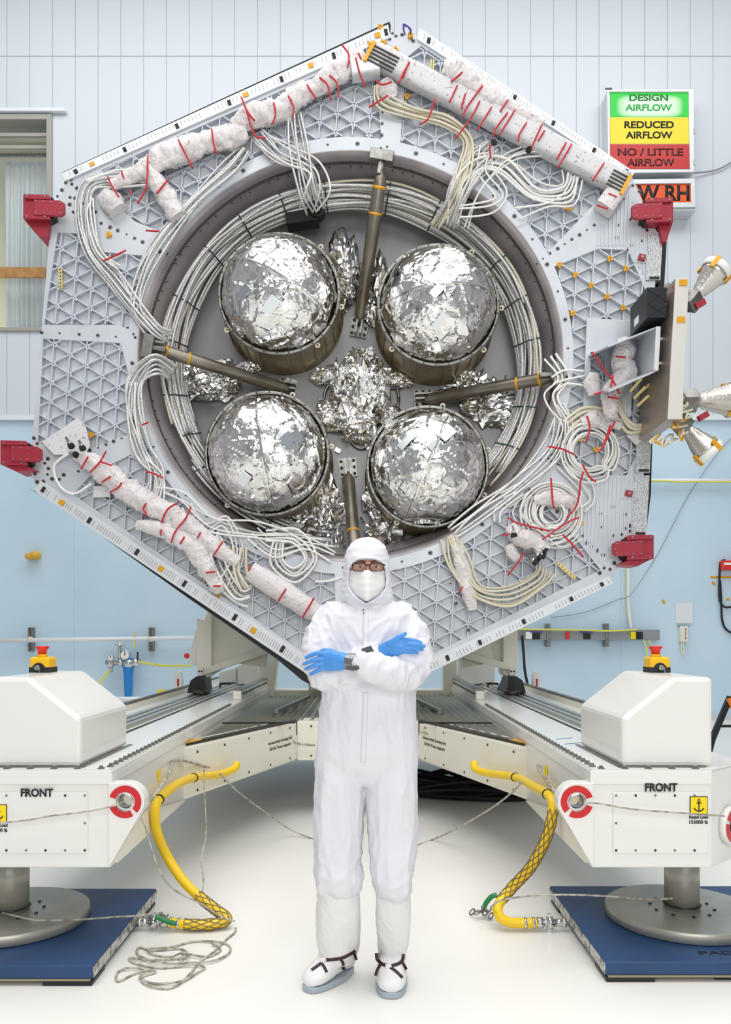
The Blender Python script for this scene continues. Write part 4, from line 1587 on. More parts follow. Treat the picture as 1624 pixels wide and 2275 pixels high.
for i in range(46):
    a = math.radians(i * 360 / 46 + 2)
    hole(CC[0] + 484 * math.cos(a), CC[1] - 471 * math.sin(a), 5.2 if i % 2 else 3.0)
for (x0, y0, x1, y1, n) in ((262, 512, 392, 572, 8), (1190, 585, 1320, 500, 9), (200, 1000, 306, 962, 7), (92, 738, 300, 750, 6), (852, 150, 848, 300, 7), (1296, 1190, 1196, 1100, 6), (1012, 1340, 990, 1250, 3), (1040, 1400, 1085, 1420, 2)):
    for i in range(n):
        t = i / (n - 1)
        hole(x0 + (x1 - x0) * t + rnd.uniform(-1, 1), y0 + (y1 - y0) * t + rnd.uniform(-1, 1), (4.6, 2.6, 3.8)[i % 3])
for x, y, r in ((158, 398, 5), (146, 406, 4), (160, 409, 4), (171, 418, 5), (138, 422, 5), (128, 436, 3.5), (156, 438, 4), (167, 440, 4.5), (155, 454, 5), (163, 471, 4), (121, 488, 5), (130, 478, 3.5), (172, 491, 4),
                (186, 452, 3.5), (204, 462, 4), (197, 432, 4.5), (213, 471, 4), (201, 480, 5), (195, 494, 3.5), (225, 496, 4), (245, 505, 5),
                (76, 973, 5), (83, 985, 4), (107, 1019, 5), (100, 1029, 3.5), (108, 1041, 4.5), (106, 1054, 3.5), (142, 1055, 5), (132, 1065, 4), (116, 1064, 5), (97, 1070, 5), (83, 1071, 5), (70, 1037, 4), (78, 1053, 4), (174, 1047, 3.5),
                (1350, 384, 4), (1387, 396, 4), (1372, 416, 5), (1405, 412, 4), (1420, 425, 4.5), (1387, 440, 5), (1374, 445, 4), (1362, 462, 4), (1425, 470, 4), (1400, 487, 4), (1372, 500, 4), (1428, 503, 5), (1437, 512, 4), (1403, 545, 4), (1370, 528, 4), (1424, 535, 4), (1394, 555, 3),
                (1334, 1141, 3.5), (1334, 1171, 3.5), (1361, 1126, 4), (1389, 1143, 4), (1361, 1190, 4), (1388, 1174, 4), (1399, 1168, 5), (1398, 1180, 4), (1288, 1187, 3.5), (1304, 1206, 5), (1314, 1214, 3.5), (1328, 1223, 5), (1340, 1233, 5), (1376, 1237, 4),
                (1364, 1251, 5), (1342, 1262, 4), (1355, 1265, 4), (1332, 1273, 5), (1380, 1187, 4),
                (820, 106, 4), (810, 115, 4), (858, 77, 5), (872, 74, 3.5), (866, 87, 4), (880, 80, 4), (893, 77, 5), (912, 83, 5), (918, 91, 5), (790, 112, 3.5), (700, 268, 3), (846, 330, 4)):
    hole(x, y, r)
frame_o = len(bbs.v)
bbs.v += mb.v
bbs.f += [tuple(i + frame_o for i in f) for f in mb.f]
bbs.m += [k + 1 for k in mb.m]
bbs.s += mb.s
bbs.build('front_frame', [M['alu'], M['steel'], M['black']], craft)

# corrugated gussets at the corners
for poly, dx, nm in (([(1330, 470), (1398, 425), (1440, 520), (1432, 610), (1396, 548), (1330, 546)], 8.5, 'fluted_gusset'), ([(1318, 1060), (1392, 1060), (1420, 1010), (1408, 1180), (1345, 1258), (1282, 1192)], 9, 'fluted_gusset')):
    mb = MB()
    x = min(p[0] for p in poly)
    while x < max(p[0] for p in poly):
        ys = [y for y in range(400, 1300, 2) if inpoly((x, y), poly)]
        if len(ys) > 8:
            a, b = at(x, min(ys), S - .004), at(x - (max(ys) - min(ys)) * .03, max(ys), S - .004)
            mb.bar(a, b, .012, .007)
        x += dx
    mb.build(nm, M['alu'], craft)

# --- ring: rim, conical wall, deck
K = S / FP


def ring_pts(cx, cy, a, b, D, n=128):
    return [at(x, y, D) for x, y in ell(cx, cy, a, b, n)]


mb = MB()
mb.rings([ring_pts(778, 790, 474, 457, S - .004), ring_pts(778, 790, 471, 454, S - .004), ring_pts(779, 797, 455, 438, S + .16), ring_pts(779.5, 812, 425, 408, S + .36), ring_pts(780, 845, 388, 372, DK + .01)], False, False)
mb.build('ring_wall', M['cone_metal'], craft, recalc=False)
mb = MB()
mb.lathe((0, 0, 0), (0, 1, 0), [(0, 1), (0.02, 1)], 4) if False else None
mb = MB()
dkp = ring_pts(780, 845, 392, 376, DK)
dkb = ring_pts(780, 845, 392, 376, DK + .04)
mb.rings([dkp, dkb], True, True, False)
mb.build('deck', M['deck'], craft)
# rim bead and inner seam
mb = MB()
rp = ring_pts(779, 798, 453, 436, S + .165)
mb.tube(rp + rp[:1], .008, 6)
mb.build('seam_bead', M['dark_steel'], craft)
mb = MB()
for i in range(120):
    a = 2 * PI * i / 120
    if i % 4 == 3:
        continue
    p = at(779 + 449 * math.cos(a), 801 - 432 * math.sin(a), S + .19)
    c = at(779, 801, S + .19)
    d = (c - p).normalized()
    mb.cyl(p, p + d * .008, .006, n=6)
mb.build('rivet_row', M['dark_steel'], craft)


# --- crinkled foil
def foil_mesh(c, rx, ry, rz, sub=4, amp=.1, seed=0, nfac=90, tilt=.34):
    """crumpled foil: flat facets of several sizes meeting in sharp creases"""
    bm = bmesh.new()
    bmesh.ops.create_icosphere(bm, subdivisions=sub, radius=1.0)
    off = Vector((seed * 3.7, seed * 1.3, seed * 7.1))
    rr = random.Random(seed * 13 + 1)
    levels = []
    for nf, tl, hh, wgt in ((nfac, tilt, .30, 1.0), (nfac * 4, tilt * 1.5, .22, .45)):
        kd = KDTree(nf)
        fac = []
        for i in range(nf):
            v = Vector((rr.gauss(0, 1), rr.gauss(0, 1), rr.gauss(0, 1))).normalized()
            kd.insert(v, i)
            g = Vector((rr.gauss(0, 1), rr.gauss(0, 1), rr.gauss(0, 1)))
            g = (g - v * g.dot(v)) * tl
            fac.append((v, g, rr.uniform(-1, 1) * hh))
        kd.balance()
        levels.append((kd, fac, wgt))
    for v in bm.verts:
        n = v.co.normalized()
        d = 0
        wn = n + .05 * Vector((noise.noise(n * 6 + off), noise.noise(n * 6 - off), noise.noise(n * 6 + off * 2)))
        for kd, fac, wgt in levels:
            res = kd.find_n(wn, 2)
            (co, i, d0), (co2, i2, d1) = res[0], res[1]
            fv, g, h = fac[i]
            size = 2.2 / math.sqrt(len(fac))
            e = (d1 - d0) / size
            d += wgt * size * (g.dot(n - fv) / size * .9 + h * .35 + (.16 if e < .10 else 0) * (1 - e / .10))
        d += .22 * noise.noise(n * 1.9 + off) * amp / .05 * .1
        v.co = n * (1 + amp * 8 * d * .55)
        v.co = Vector((v.co.x * rx, v.co.y * ry, v.co.z * rz)) + Vector(c)
        v.co.y = min(v.co.y, DK - .004)
    mb = MB()
    bm.verts.index_update()
    mb.add([v.co.copy() for v in bm.verts], [tuple(v.index for v in f.verts) for f in bm.faces], False)
    bm.free()
    return mb


def circle3(c, r, y, n=64):
    return [Vector((c.x + r * math.cos(2 * PI * i / n), y, c.z + r * math.sin(2 * PI * i / n))) for i in range(n)]


TANKS = [((620, 652), 137, 1), ((974, 677), 137, 2), ((593, 1008), 140, 3), ((950, 1037), 137, 4)]
for (tx, ty), tr, sdn in TANKS:
    c = at(tx, ty, DR)
    R = tr * DR / FP
    # skirt with stiffeners
    mb = MB()
    mb.rings([circle3(c, R * .97, DR + .012), circle3(c, R * .985, DR + .06), circle3(c, R * .985, DK - .04), circle3(c, R * 1.02, DK - .035), circle3(c, R * 1.02, DK - .002)], False, False)
    mb.rings([circle3(c, R * .955, DR + .012), circle3(c, R * .955, DK - .01)], False, False)
    for i in range(26):
        a = 2 * PI * i / 26
        d = Vector((math.cos(a), 0, math.sin(a)))
        p = c + d * R * .99
        mb.bar(Vector((p.x, DR + .05, p.z)), Vector((p.x, DK - .036, p.z)), .012, .02, up=d)
    tank = mb.build('tank', M['skirt'], craft, recalc=False)
    mb = MB()
    mb.rings([circle3(c, R * .95, DR + .012, 80), circle3(c, R * .95, DR - .004, 80), circle3(c, R * .955, DR - .008, 80), circle3(c, R * .995, DR - .008, 80), circle3(c, R, DR - .003, 80), circle3(c, R, DR + .03, 80), circle3(c, R * .95, DR + .012, 80)], False, False)
    mb.mat(1)
    for i in range(30):
        a = 2 * PI * (i + .3) / 30
        p = c + Vector((math.cos(a) * R * .975, 0, math.sin(a) * R * .975))
        mb.cyl((p.x, DR - .0085, p.z), (p.x, DR - .012, p.z), .008, n=6)
    mb.build('ring_flange', [M['steel'], M['dark_steel']], tank, recalc=False)
    for a in (-155, -62, 40, -20):
        a = math.radians(a + sdn * 9)
        p = c + Vector((math.cos(a) * R * 1.03, 0, math.sin(a) * R * 1.03))
        mb = MB()
        mb.lathe((p.x, DR + .02, p.z), (0, 1, 0), [(0, .010), (0, .024), (.008, .024), (.008, .010)], 14, (False, False))
        mb.build('eye_tab', M['cable_cream'], tank)
    fm = foil_mesh((c.x, DR + .10, c.z), R * .945, R * .97, R * .945, 6, .052, sdn, 130, .30)
    fm.build('foil_dome', M['foil'], tank)
    # flat tape patches pressed on the dome
    rr = random.Random(sdn + 40)
    for i in range(3):
        ph, th = rr.uniform(0, 2 * PI), rr.uniform(.15, .8)
        n = Vector((math.sin(th) * math.cos(ph), -math.cos(th), math.sin(th) * math.sin(ph)))
        p = Vector((c.x, DR + .10, c.z)) + Vector((n.x * R * .95, n.y * R, n.z * R * .95))
        u = n.orthogonal().normalized()
        w = n.cross(u)
        mb = MB()
        mb.obox(p, u * rr.uniform(.04, .08), w * rr.uniform(.03, .05), n * .004)
        mb.build('tape_patch', M['foil_tape'], tank)
    # tape rib running over the dome
    mb = MB()
    a = rr.uniform(0, PI)
    pts = []
    for i in range(21):
        t = -1.25 + 2.5 * i / 20
        n = Vector((math.sin(t) * math.cos(a), -math.cos(t), math.sin(t) * math.sin(a)))
        pts.append(Vector((c.x, DR + .10, c.z)) + Vector((n.x * R * .955, n.y * R * 1.0, n.z * R * .955)))
    mb.tube(pts, .012, 6, smooth=False)
    mb.build('foil_seam', M['foil'], tank)

# --- struts
STR = [((845, 398, S + .06), (800, 706, DK - .08), 14.5, (848, 350), (798, 730)),
       ((352, 776, S + .10), (636, 864, DK - .08), 13.5, (330, 772), (640, 862)),
       ((1216, 840, S + .10), (950, 888, DK - .08), 13.5, (1238, 833), (940, 886)),
       ((790, 1236, S + .12), (773, 1060, DK - .08), 14.5, (792, 1255), (773, 1040))]
for (a, b, r, f0, f1) in STR:
    A, B = at(*a), at(*b)
    d = (B - A).normalized()
    R = r * 6.9 / FP
    mb = MB()
    mb.lathe(A, d, [(-.12, .016), (-.06, .016), (-.05, .022), (-.02, R * .75), (.04, R), ((B - A).length - .04, R), ((B - A).length, R * .8), ((B - A).length + .05, .02)], 24)
    st = mb.build('strut', M['strut'], craft)
    mb = MB()
    L = (B - A).length
    mb.lathe(A, d, [(.05, R * 1.005), (.05, R * 1.03), (.075, R * 1.03), (.075, R * 1.005)], 24, (False, False))
    mb.lathe(A, d, [(.25, R * 1.005), (.25, R * 1.03), (.27, R * 1.03), (.27, R * 1.005)], 24, (False, False))
    mb.build('amber_band', M['kapton'], st)
    # foot bracket on deck
    c = at(f1[0], f1[1], DK)
    mb = MB()
    u = Vector((d.x, 0, d.z)).normalized()
    w = Vector((-u.z, 0, u.x))
    mb.obox(c + Vector((0, -.012, 0)), u * .085, Vector((0, .011, 0)), w * .08)
    for s_ in (-1, 1):
        mb.obox(c + w * s_ * .022 + Vector((0, -.06, 0)), u * .075, Vector((0, .045, 0)), w * .008)
    mb.mat(1)
    for i in (-1, 0, 1):
        for s_ in (-1, 1):
            q = c + u * i * .06 + w * s_ * .058
            mb.cyl((q.x, DK - .0235, q.z), (q.x, DK - .032, q.z), .014, n=10)
    mb.build('foot_bracket', [M['steel'], M['black']], st)
    # head fitting at the ring
    c = at(f0[0], f0[1], S + .03)
    mb = MB()
    mb.obox(c, w * .10, (0, .05, 0), u * .045)
    mb.obox(c + u * .07, w * .018, (0, .03, 0), u * .08)
    mb.build('head_fitting', M['steel'], st, .006)

# --- central foil wrapped valve module and other foil clusters on the deck
cm = MB()
# scalloped base collar
pts = []
for i in range(73):
    a = 2 * PI * i / 72
    rr_ = 1 + .16 * math.cos(4 * a)
    pts.append(at(803 + 78 * rr_ * math.cos(a) * .92, 885 - 96 * rr_ * math.sin(a), DK - .03))
cm.tube(pts, .014, 8)
cm.build('module_collar', M['steel'], craft)
blobs = [(800, 878, 46, 70, .26), (770, 840, 30, 24, .2), (835, 842, 30, 24, .2), (762, 880, 26, 34, .2), (842, 884, 26, 34, .2), (796, 938, 42, 36, .2), (800, 800, 34, 18, .15), (722, 838, 34, 16, .1), (875, 846, 34, 16, .1), (735, 930, 30, 26, .14), (868, 930, 24, 24, .14), (800, 970, 34, 14, .1)]
for i, (x, y, rx, rz, dp) in enumerate(blobs):
    k = DK / FP
    foil_mesh(at(x, y, DK - dp * .5), rx * k, dp * .8, rz * k, 5, .17, 20 + i, 24, .5).build('foil_wrapped_valve', M['foil'], craft)
for i, (x, y, rx, rz, dp) in enumerate([(470, 860, 60, 32, .12), (420, 840, 30, 40, .12), (500, 838, 34, 24, .1), (1060, 860, 52, 22, .12), (1090, 900, 60, 30, .12), (1130, 925, 36, 24, .1), (1040, 845, 30, 22, .1), (770, 590, 26, 60, .15), (835, 620, 26, 54, .15), (775, 640, 20, 36, .1), (830, 690, 20, 30, .1),
                                      (660, 1165, 44, 34, .14), (725, 1130, 34, 60, .12), (715, 1190, 30, 46, .1), (838, 1112, 28, 40, .12), (860, 1165, 34, 40, .12), (745, 1215, 16, 46, .08), (695, 1100, 24, 24, .08), (555, 820, 22, 16, .08), (880, 1100, 18, 26, .08)]):
    k = DK / FP
    foil_mesh(at(x, y, DK - dp * .5), rx * k, dp * .8, rz * k, 4, .2, 50 + i, 20, .55).build('foil_wrapped_pipe', M['foil'], craft)
for i in range(16):
    rr = random.Random(i + 5)
    x, y = rr.choice([(715, 845), (890, 850), (730, 1110), (690, 1180), (870, 1130), (640, 850), (560, 830), (1030, 850), (900, 790), (745, 770), (835, 768), (745, 995), (815, 1000)])
    p = at(x + rr.uniform(-14, 14), y + rr.uniform(-10, 10), DK - .03)
    mb = MB()
    u = Vector((rr.uniform(-1, 1), 0, rr.uniform(-1, 1))).normalized()
    w = Vector((-u.z, 0, u.x))
    mb.obox(p, u * .026, (0, .004, 0), w * .018)
    mb.build('tape_tab', M['foil_tape'], craft)
rr = random.Random(77)
for (x, y, sx, sy, n) in ((800, 880, 62, 80, 26), (1075, 880, 60, 36, 8), (465, 855, 60, 30, 8), (690, 1150, 50, 60, 10), (850, 1140, 30, 60, 8), (780, 640, 40, 60, 8)):
    for i in range(n):
        x0, y0 = x + rr.uniform(-1, 1) * sx, y + rr.uniform(-1, 1) * sy
        a = rr.uniform(0, PI)
        l = rr.uniform(14, 38)
        ks = [(x0 - l * math.cos(a), y0 - l * math.sin(a), DK - rr.uniform(.05, .2)), (x0 + rr.uniform(-8, 8), y0 + rr.uniform(-8, 8), DK - rr.uniform(.16, .30)), (x0 + l * math.cos(a), y0 + l * math.sin(a), DK - rr.uniform(.05, .2))]
        mb = MB()
        mb.tube(pxpath(ks, 6), rr.uniform(.008, .016), 5, smooth=False)
        mb.build('propellant_line', M['foil'], craft)
rr = random.Random(88)
for (x, y, sx, sy, n) in ((800, 885, 58, 80, 9), (1075, 880, 50, 26, 3), (465, 855, 50, 24, 3), (690, 1150, 40, 44, 4), (850, 1130, 20, 30, 2)):
    for i in range(n):
        c = at(x + rr.uniform(-1, 1) * sx, y + rr.uniform(-1, 1) * sy, DK - rr.uniform(.2, .3))
        mb = MB()
        ax = Vector((rr.uniform(-1, 1), rr.uniform(-.3, .3), rr.uniform(-1, 1))).normalized()
        mb.lathe(c, ax, [(-.05, .02), (-.03, .028), (.0, .028), (.002, .018), (.03, .018), (.032, .026), (.05, .026)], 12)
        mb.build('valve_fitting', M['strut' if i % 2 else 'steel'], craft)
# dark camera on the deck, top
mb = MB()
c = at(672, 490, DK - .2)
mb.obox(c, (.14, 0, .02), (0, .08, 0), (-.01, 0, .05))
mb.cyl(c + Vector((.13, -.1, .06)), c + Vector((.13, .02, .06)), .075, n=20)
mb.cyl(c + Vector((.13, -.14, .06)), c + Vector((.13, -.1, .06)), .05, n=20)
mb.build('camera_unit', M['black'], craft, .006)

# --- edge strips
def strip(name, quad, y0, y1, mats, step=None, marks=(), tapes=()):
    mb = MB()
    mb.prism(quad, y0, y1)
    a, b = Vector(quad[0]), Vector(quad[1])
    c, d = Vector(quad[2]), Vector(quad[3])
    for t in marks:
        p = a.lerp(b, t) * .75 + d.lerp(c, t) * .25
        q = a.lerp(b, t) * .25 + d.lerp(c, t) * .75
        mb.mat(1).bar(at(p.x, p.y, y0 - .004), at(q.x, q.y, y0 - .004), .028, .007)
    if step:
        n = int((b - a).length / step)
        rr = random.Random(3)
        for i in range(1, n):
            if rr.random() < .3:
                continue
            t = i / n
            p = a.lerp(b, t) * .8 + d.lerp(c, t) * .2
            q = a.lerp(b, t) * .3 + d.lerp(c, t) * .7
            mb.mat(2).bar(at(p.x, p.y, y0 - .001), at(q.x, q.y, y0 - .001), .0035, .003)
    for t in tapes:
        p = a.lerp(b, t) * .75 + d.lerp(c, t) * .25
        q = a.lerp(b, t) * .35 + d.lerp(c, t) * .65
        mb.mat(3).bar(at(p.x, p.y, y0 - .004), at(q.x, q.y, y0 - .004), .045, .008)
    return mb.build(name, mats, craft, .002)


sm_ = [M['alu_strip'], M['black'], M['steel'], M['kapton']]
ev = lambda n, o=.0: [(i + .5) / n + o for i in range(n)]
strip('edge_strip', [(134, 386), (862, 54), (868, 82), (144, 402)], S - .02, S + .3, sm_, 9, [.04, .19, .35, .51, .67, .83, .99], [.09, .56, .76, .965])
strip('edge_strip', [(932, 62), (1410, 382), (1402, 398), (926, 86)], S - .02, S + .3, sm_, 8, [.05, .27, .45, .63, .82, .97], [])
strip('edge_strip', [(76, 1090), (90, 1068), (735, 1482), (715, 1520)][0:1] + [(715, 1520), (732, 1492), (90, 1068)], S - .02, S + .3, sm_, 6, [.02, .18, .345, .51, .685, .85], [.085, .43, .75])
strip('edge_strip', [(940, 1502), (1363, 1296), (1354, 1280), (930, 1478)], S - .02, S + .3, sm_, 8, [.02, .14, .31, .54, .79, .95], [])
# silver taped side strips (right)
for (y0, y1) in ((516, 622), (640, 760), (945, 1050), (1056, 1190)):
    xa = 1474 - (y0 - 500) * .055
    xb = 1474 - (y1 - 500) * .055
    mb = MB()
    mb.prism([(xa - 33, y0), (xa, y0), (xb, y1), (xb - 33, y1)], S - .015, S + .28)
    mb.mat(1).prism([(xb - 24, y1 - 8), (xb - 2, y1 - 8), (xb - 2, y1 - 2), (xb - 24, y1 - 2)], S - .019, S - .0155)
    mb.build('side_strip', [M['alu_foil'], M['dark_steel']], craft, .003)
# black edges behind the strips
for nm, poly in (('edge_blanket', [(136, 384), (500, 216), (865, 48), (868, 56), (500, 226), (136, 390)]), ('edge_blanket', [(64, 1086), (110, 1108), (420, 1330), (612, 1462), (672, 1512), (718, 1536), (720, 1524), (400, 1306), (80, 1092)]),
                 ('edge_blanket', [(1474, 500), (1482, 520), (1476, 630), (1460, 800), (1450, 960), (1446, 1100), (1434, 1196), (1430, 1196), (1440, 1000), (1462, 640)])):
    mb = MB()
    mb.prism(poly, S + .03, S + .5)
    mb.build(nm, M['black_satin'], craft)

# --- red ground handling brackets
for (cx_, cy_, fl_, lower) in ((97, 465, 1, True), (46, 1012, 1, False), (1450, 472, -1, True), (1407, 1222, -1, False)):
    D = S - .10

    def q(x, y):
        return (cx_ + fl_ * x, cy_ + y)
    mb = MB()
    mb.prism([q(-46, -34), q(12, -32), q(12, 22), q(-46, 20)], D, D + .22)
    br = mb.build('handling_bracket', M['red_paint'], craft, .006, label='dark red handling bracket')
    mb = MB()
    mb.prism([q(-22, -22), q(36, -20), q(46, -14), q(46, 8), q(38, 14), q(-22, 12)], D - .03, D - .0005)
    mb.mat(1)
    for x, y in ((-18, -18), (0, -17), (16, -16), (36, -14), (40, -2), (36, 8), (16, 8), (0, 8), (-18, 8)):
        c = at(*q(x, y), D - .031)
        mb.cyl(c, c - Vector((0, .004, 0)), .007, n=8)
    mb.build('cover_plate', [M['red_paint'], M['steel']], br, .003)
    for y in (-34, 10):
        mb = MB()
        mb.mat(0).prism([q(-44, y), q(10, y + 1), q(14, y + 5), q(14, y + 12), q(-44, y + 10)], D - .02, D - .0004)
        for x in (-38, 2):
            c = at(*q(x, y + 6), D - .021)
            mb.mat(1).cyl(c, c - Vector((0, .005, 0)), .010, n=10)
        mb.build('side_lip', [M['red_paint'], M['steel']], br, .002)
    mb = MB()
    mb.prism([q(6, -28), q(20, -26), q(24, 18), q(10, 26)], D + .02, D + .2)
    mb.build('inner_clamp', M['black'], br)
    if lower:
        mb = MB()
        mb.prism([q(-46, 20), q(12, 22), q(8, 60), q(-10, 60)], D + .04, D + .24) if fl_ > 0 else mb.prism([q(-46, 20), q(-14, 22), q(-22, 64), q(-30, 66)], D + .04, D + .24)
        mb.build('gusset_web', M['red_paint'], br, .004)
    else:
        mb = MB()
        mb.prism([q(-40, 20), q(12, 22), q(34, 32), q(-10, 36)], D + .01, D + .22)
        mb.build('gusset_web', M['red_paint'], br, .004)
for x, y in ((1427, 571), (1398, 1096)):
    mb = MB()
    mb.prism([(x - 20, y + 12), (x - 14, y - 20), (x + 13, y - 12), (x + 10, y + 14)], S - .006, S - .0005)
    mb.mat(1).prism([(x - 9, y + 4), (x - 6, y - 8), (x + 9, y - 5), (x + 6, y + 8)], S - .03, S - .0065)
    mb.mat(2).prism([(x - 2, y + 1), (x - 2, y - 4), (x + 4, y - 4), (x + 4, y + 1)], S - .032, S - .0305)
    mb.build('target_block', [M['alu'], M['red_paint'], M['chrome']], craft, .002)

# --- amber tape pieces at the lattice nodes (right face) and elsewhere
TP = []
for (i, j), p in nodes.items():
    if inpoly(p, POCK[2]) and (p[1] < 740 or p[1] > 925) and (i + 2 * j) % 2 == 0:
        TP.append(p)
TP += [(242, 522), (203, 965), (905, 215), (835, 138), (852, 96), (880, 110), (912, 78), (822, 100), (845, 60), (990, 640), (1265, 462), (486, 1320), (1290, 1160), (1240, 1190)]
TP = [p for p in TP if not (1280 < p[0] < 1450 and 700 < p[1] < 930)]
for k_, (x, y) in enumerate(TP):
    rr = random.Random(k_)
    a = rr.uniform(0, PI)
    c = at(x, y, S - .012)
    u = Vector((math.cos(a), 0, math.sin(a)))
    w = Vector((-u.z, 0, u.x))
    mb = MB()
    mb.obox(c, u * .022, (0, .010, 0), w * .014)
    mb.obox(c + w * .012, u * .008, (0, .011, 0), w * .018)
    mb.mat(1).cyl(c - Vector((0, .0105, 0)), c - Vector((0, .013, 0)), .005, n=6)
    mb.build('amber_tape', [M['kapton'], M['dark_steel']], craft)
for x, y, dx, dy in ((135, 618, 2, 46), (960, 145, -2, 26), (1258, 1268, 38, 34), (1260, 462, 24, 8)):
    a, b = at(x - dx / 2, y - dy / 2, S - .01), at(x + dx / 2, y + dy / 2, S - .01)
    mb = MB()
    mb.bar(a, b, .03, .012)
    for i in range(6):
        p = a.lerp(b, (i + .5) / 6) - Vector((0, .0065, 0))
        mb.mat(1).cyl(p, p - Vector((0, .001, 0)), .006, n=6)
    mb.build('perforated_bar', [M['kapton_light'], M['dark_steel']], craft)
mb = MB()
for i in range(3):
    mb.tube(pxpath([(900, 78, S - .02), (896, 62 - i * 4, S - .05), (904 + i * 4, 58 + i * 3, S - .05), (912, 68 + i * 3, S - .03)]), .006, 6)
mb.build('purple_wire', M['purple'], craft)

# --- cables
CAB = [0]
rc = random.Random(21)


def cable(path, r=.0105, m='cable'):
    mb = MB()
    mb.tube(path, r, 6)
    CAB[0] += 1
    mb.build('cable' if CAB[0] <= 96 else 'fine_cable', M[m], craft)


def bundle(knots, n, spread, r=.0105, m='cable', D=None, zspread=.05, jit=1.0):
    """n cables following (px,py[,D]) knots, fanning by spread pixels"""
    for i in range(n):
        u = (i / max(1, n - 1) - .5) * 2
        z = rc.uniform(-1, 0) * zspread
        ks = []
        for q, kn in enumerate(knots):
            x, y = kn[0], kn[1]
            d = kn[2] if len(kn) > 2 else (D or S - .03)
            a = knots[max(0, q - 1)]
            b = knots[min(len(knots) - 1, q + 1)]
            tx_, ty_ = b[0] - a[0], b[1] - a[1]
            L = math.hypot(tx_, ty_) or 1
            sp = spread * (kn[3] if len(kn) > 3 else 1.0)
            off = u * sp * (.75 + .5 * math.sin(q * 1.7 + i * 2.4) ** 2) + rc.uniform(-1, 1) * jit * 4.0
            ks.append((x - ty_ / L * off, y + tx_ / L * off, d + z + rc.uniform(-.01, .01)))
        cable(pxpath(ks, 7), r * rc.uniform(.85, 1.1), m)


# harness lying around inside the ring wall
for i in range(17):
    f = i / 16
    a0, a1 = 204 + rc.uniform(-6, 4), -40 - rc.uniform(-5, 6)
    if i % 4 == 1:
        a0 = 264
    if i % 5 == 2:
        a1 = 20
    pts = []
    ph = rc.uniform(0, 6)
    for k in range(73):
        a = math.radians(a0 + (a1 - a0) * k / 72)
        D = S + .26 + .26 * f - .02 * (i % 3)
        wob = 3.0 * math.sin(k * .45 + ph) + 3 * math.sin(k * .17 + ph * 2)
        ra = 420 - 50 * f + wob
        rb = 404 - 50 * f + wob
        pts.append(at(779 + ra * math.cos(a), 806 + 14 * f - rb * math.sin(a), D))
    cable(pts, (.012, .0145, .010, .0175)[i % 4], 'cable' if i % 6 else 'cable_cream')
for i in range(6):
    a0, a1 = 266 - i * 4, 214 - i * 2
    pts = []
    for k in range(31):
        a = math.radians(a0 + (a1 - a0) * k / 30)
        ra, rb = 424 - i * 8, 408 - i * 8
        pts.append(at(779 + ra * math.cos(a), 808 - rb * math.sin(a), S + .24 + .03 * i))
    cable(pts, .0125)
# dark ties across the ring harness
for a in (8, 22, 36, 62, 78, 98, 112, 126, 140, 158, 172, 190, 204, 216, 228, 244, -14, -28):
    ar = math.radians(a)
    p0 = at(779 + 428 * math.cos(ar), 806 - 411 * math.sin(ar), S + .22)
    p1 = at(779 + 398 * math.cos(ar), 810 - 382 * math.sin(ar), S + .30)
    p2 = at(779 + 364 * math.cos(ar), 820 - 348 * math.sin(ar), S + .46)
    mb = MB()
    mb.tube([p0, p1, p2], .006, 6)
    mb.build('harness_tie', mat('teal_lacing', '2d4a4a', 0.6), craft)

G = S - .03
bundle([(330, 402), (255, 396), (200, 412), (186, 470), (203, 555), (258, 620), (298, 680), (345, 735, S + .02), (372, 752, S + .1)], 7, 16)
bundle([(545, 330), (512, 372), (430, 445), (352, 540), (312, 620), (302, 690), (345, 735, S + .05), (375, 755, S + .15)], 6, 14)
bundle([(656, 250), (662, 330), (682, 420, S + .02), (700, 470, S + .2)], 5, 18)
bundle([(572, 300), (620, 345), (686, 378, S + .0), (702, 450, S + .2)], 5, 16)
bundle([(842, 188), (852, 225), (920, 252), (990, 268), (1040, 310), (1030, 380), (1010, 430, S + .02), (965, 505, S + .25)], 6, 12, m='cable_cream')
bundle([(1096, 322), (1044, 372), (1010, 440, S + .0), (985, 500, S + .2)], 6, 20)
bundle([(1272, 388), (1255, 425), (1190, 425), (1120, 365), (1060, 365), (1018, 420, S), (1000, 500, S + .2)], 7, 18, m='cable_white')
bundle([(385, 830, S + .12), (345, 806), (306, 845), (296, 910), (320, 990), (345, 1050), (335, 1120)], 8, 18)
bundle([(1245, 930), (1222, 1000), (1150, 1075), (1060, 1140), (1005, 1185)], 5, 18)
bundle([(1000, 1192), (1020, 1250), (1060, 1312), (1130, 1325), (1196, 1290), (1212, 1262)], 6, 20, m='cable_cream')
bundle([(470, 1185), (490, 1260), (530, 1318), (556, 1322)], 5, 22, m='cable_white')
bundle([(530, 1215), (524, 1270), (545, 1310)], 4, 20, m='cable_cream', r=.014)
bundle([(590, 1190), (655, 1195), (690, 1240), (655, 1275), (615, 1250), (620, 1200)], 4, 14, m='cable_white')
bundle([(1225, 790), (1250, 840), (1228, 880), (1245, 930)], 3, 14, m='cable_white')
bundle([(1160, 925), (1300, 930), (1350, 880)], 3, 10, m='cable_cream') if False else None
bundle([(1255, 945), (1300, 918), (1352, 915), (1372, 885)], 3, 8, m='cable_cream', r=.016)
bundle([(1368, 880), (1378, 920), (1400, 950), (1425, 955)], 3, 8, m='cable_cream', r=.016)
bundle([(1228, 850, S), (1258, 842), (1300, 836)], 3, 18, m='cable_white')
bundle([(700, 1292), (740, 1285), (790, 1270)], 1, 0, m='cable_white')
bundle([(520, 1340), (640, 1310), (800, 1280)], 1, 0, m='cable_white') if False else None
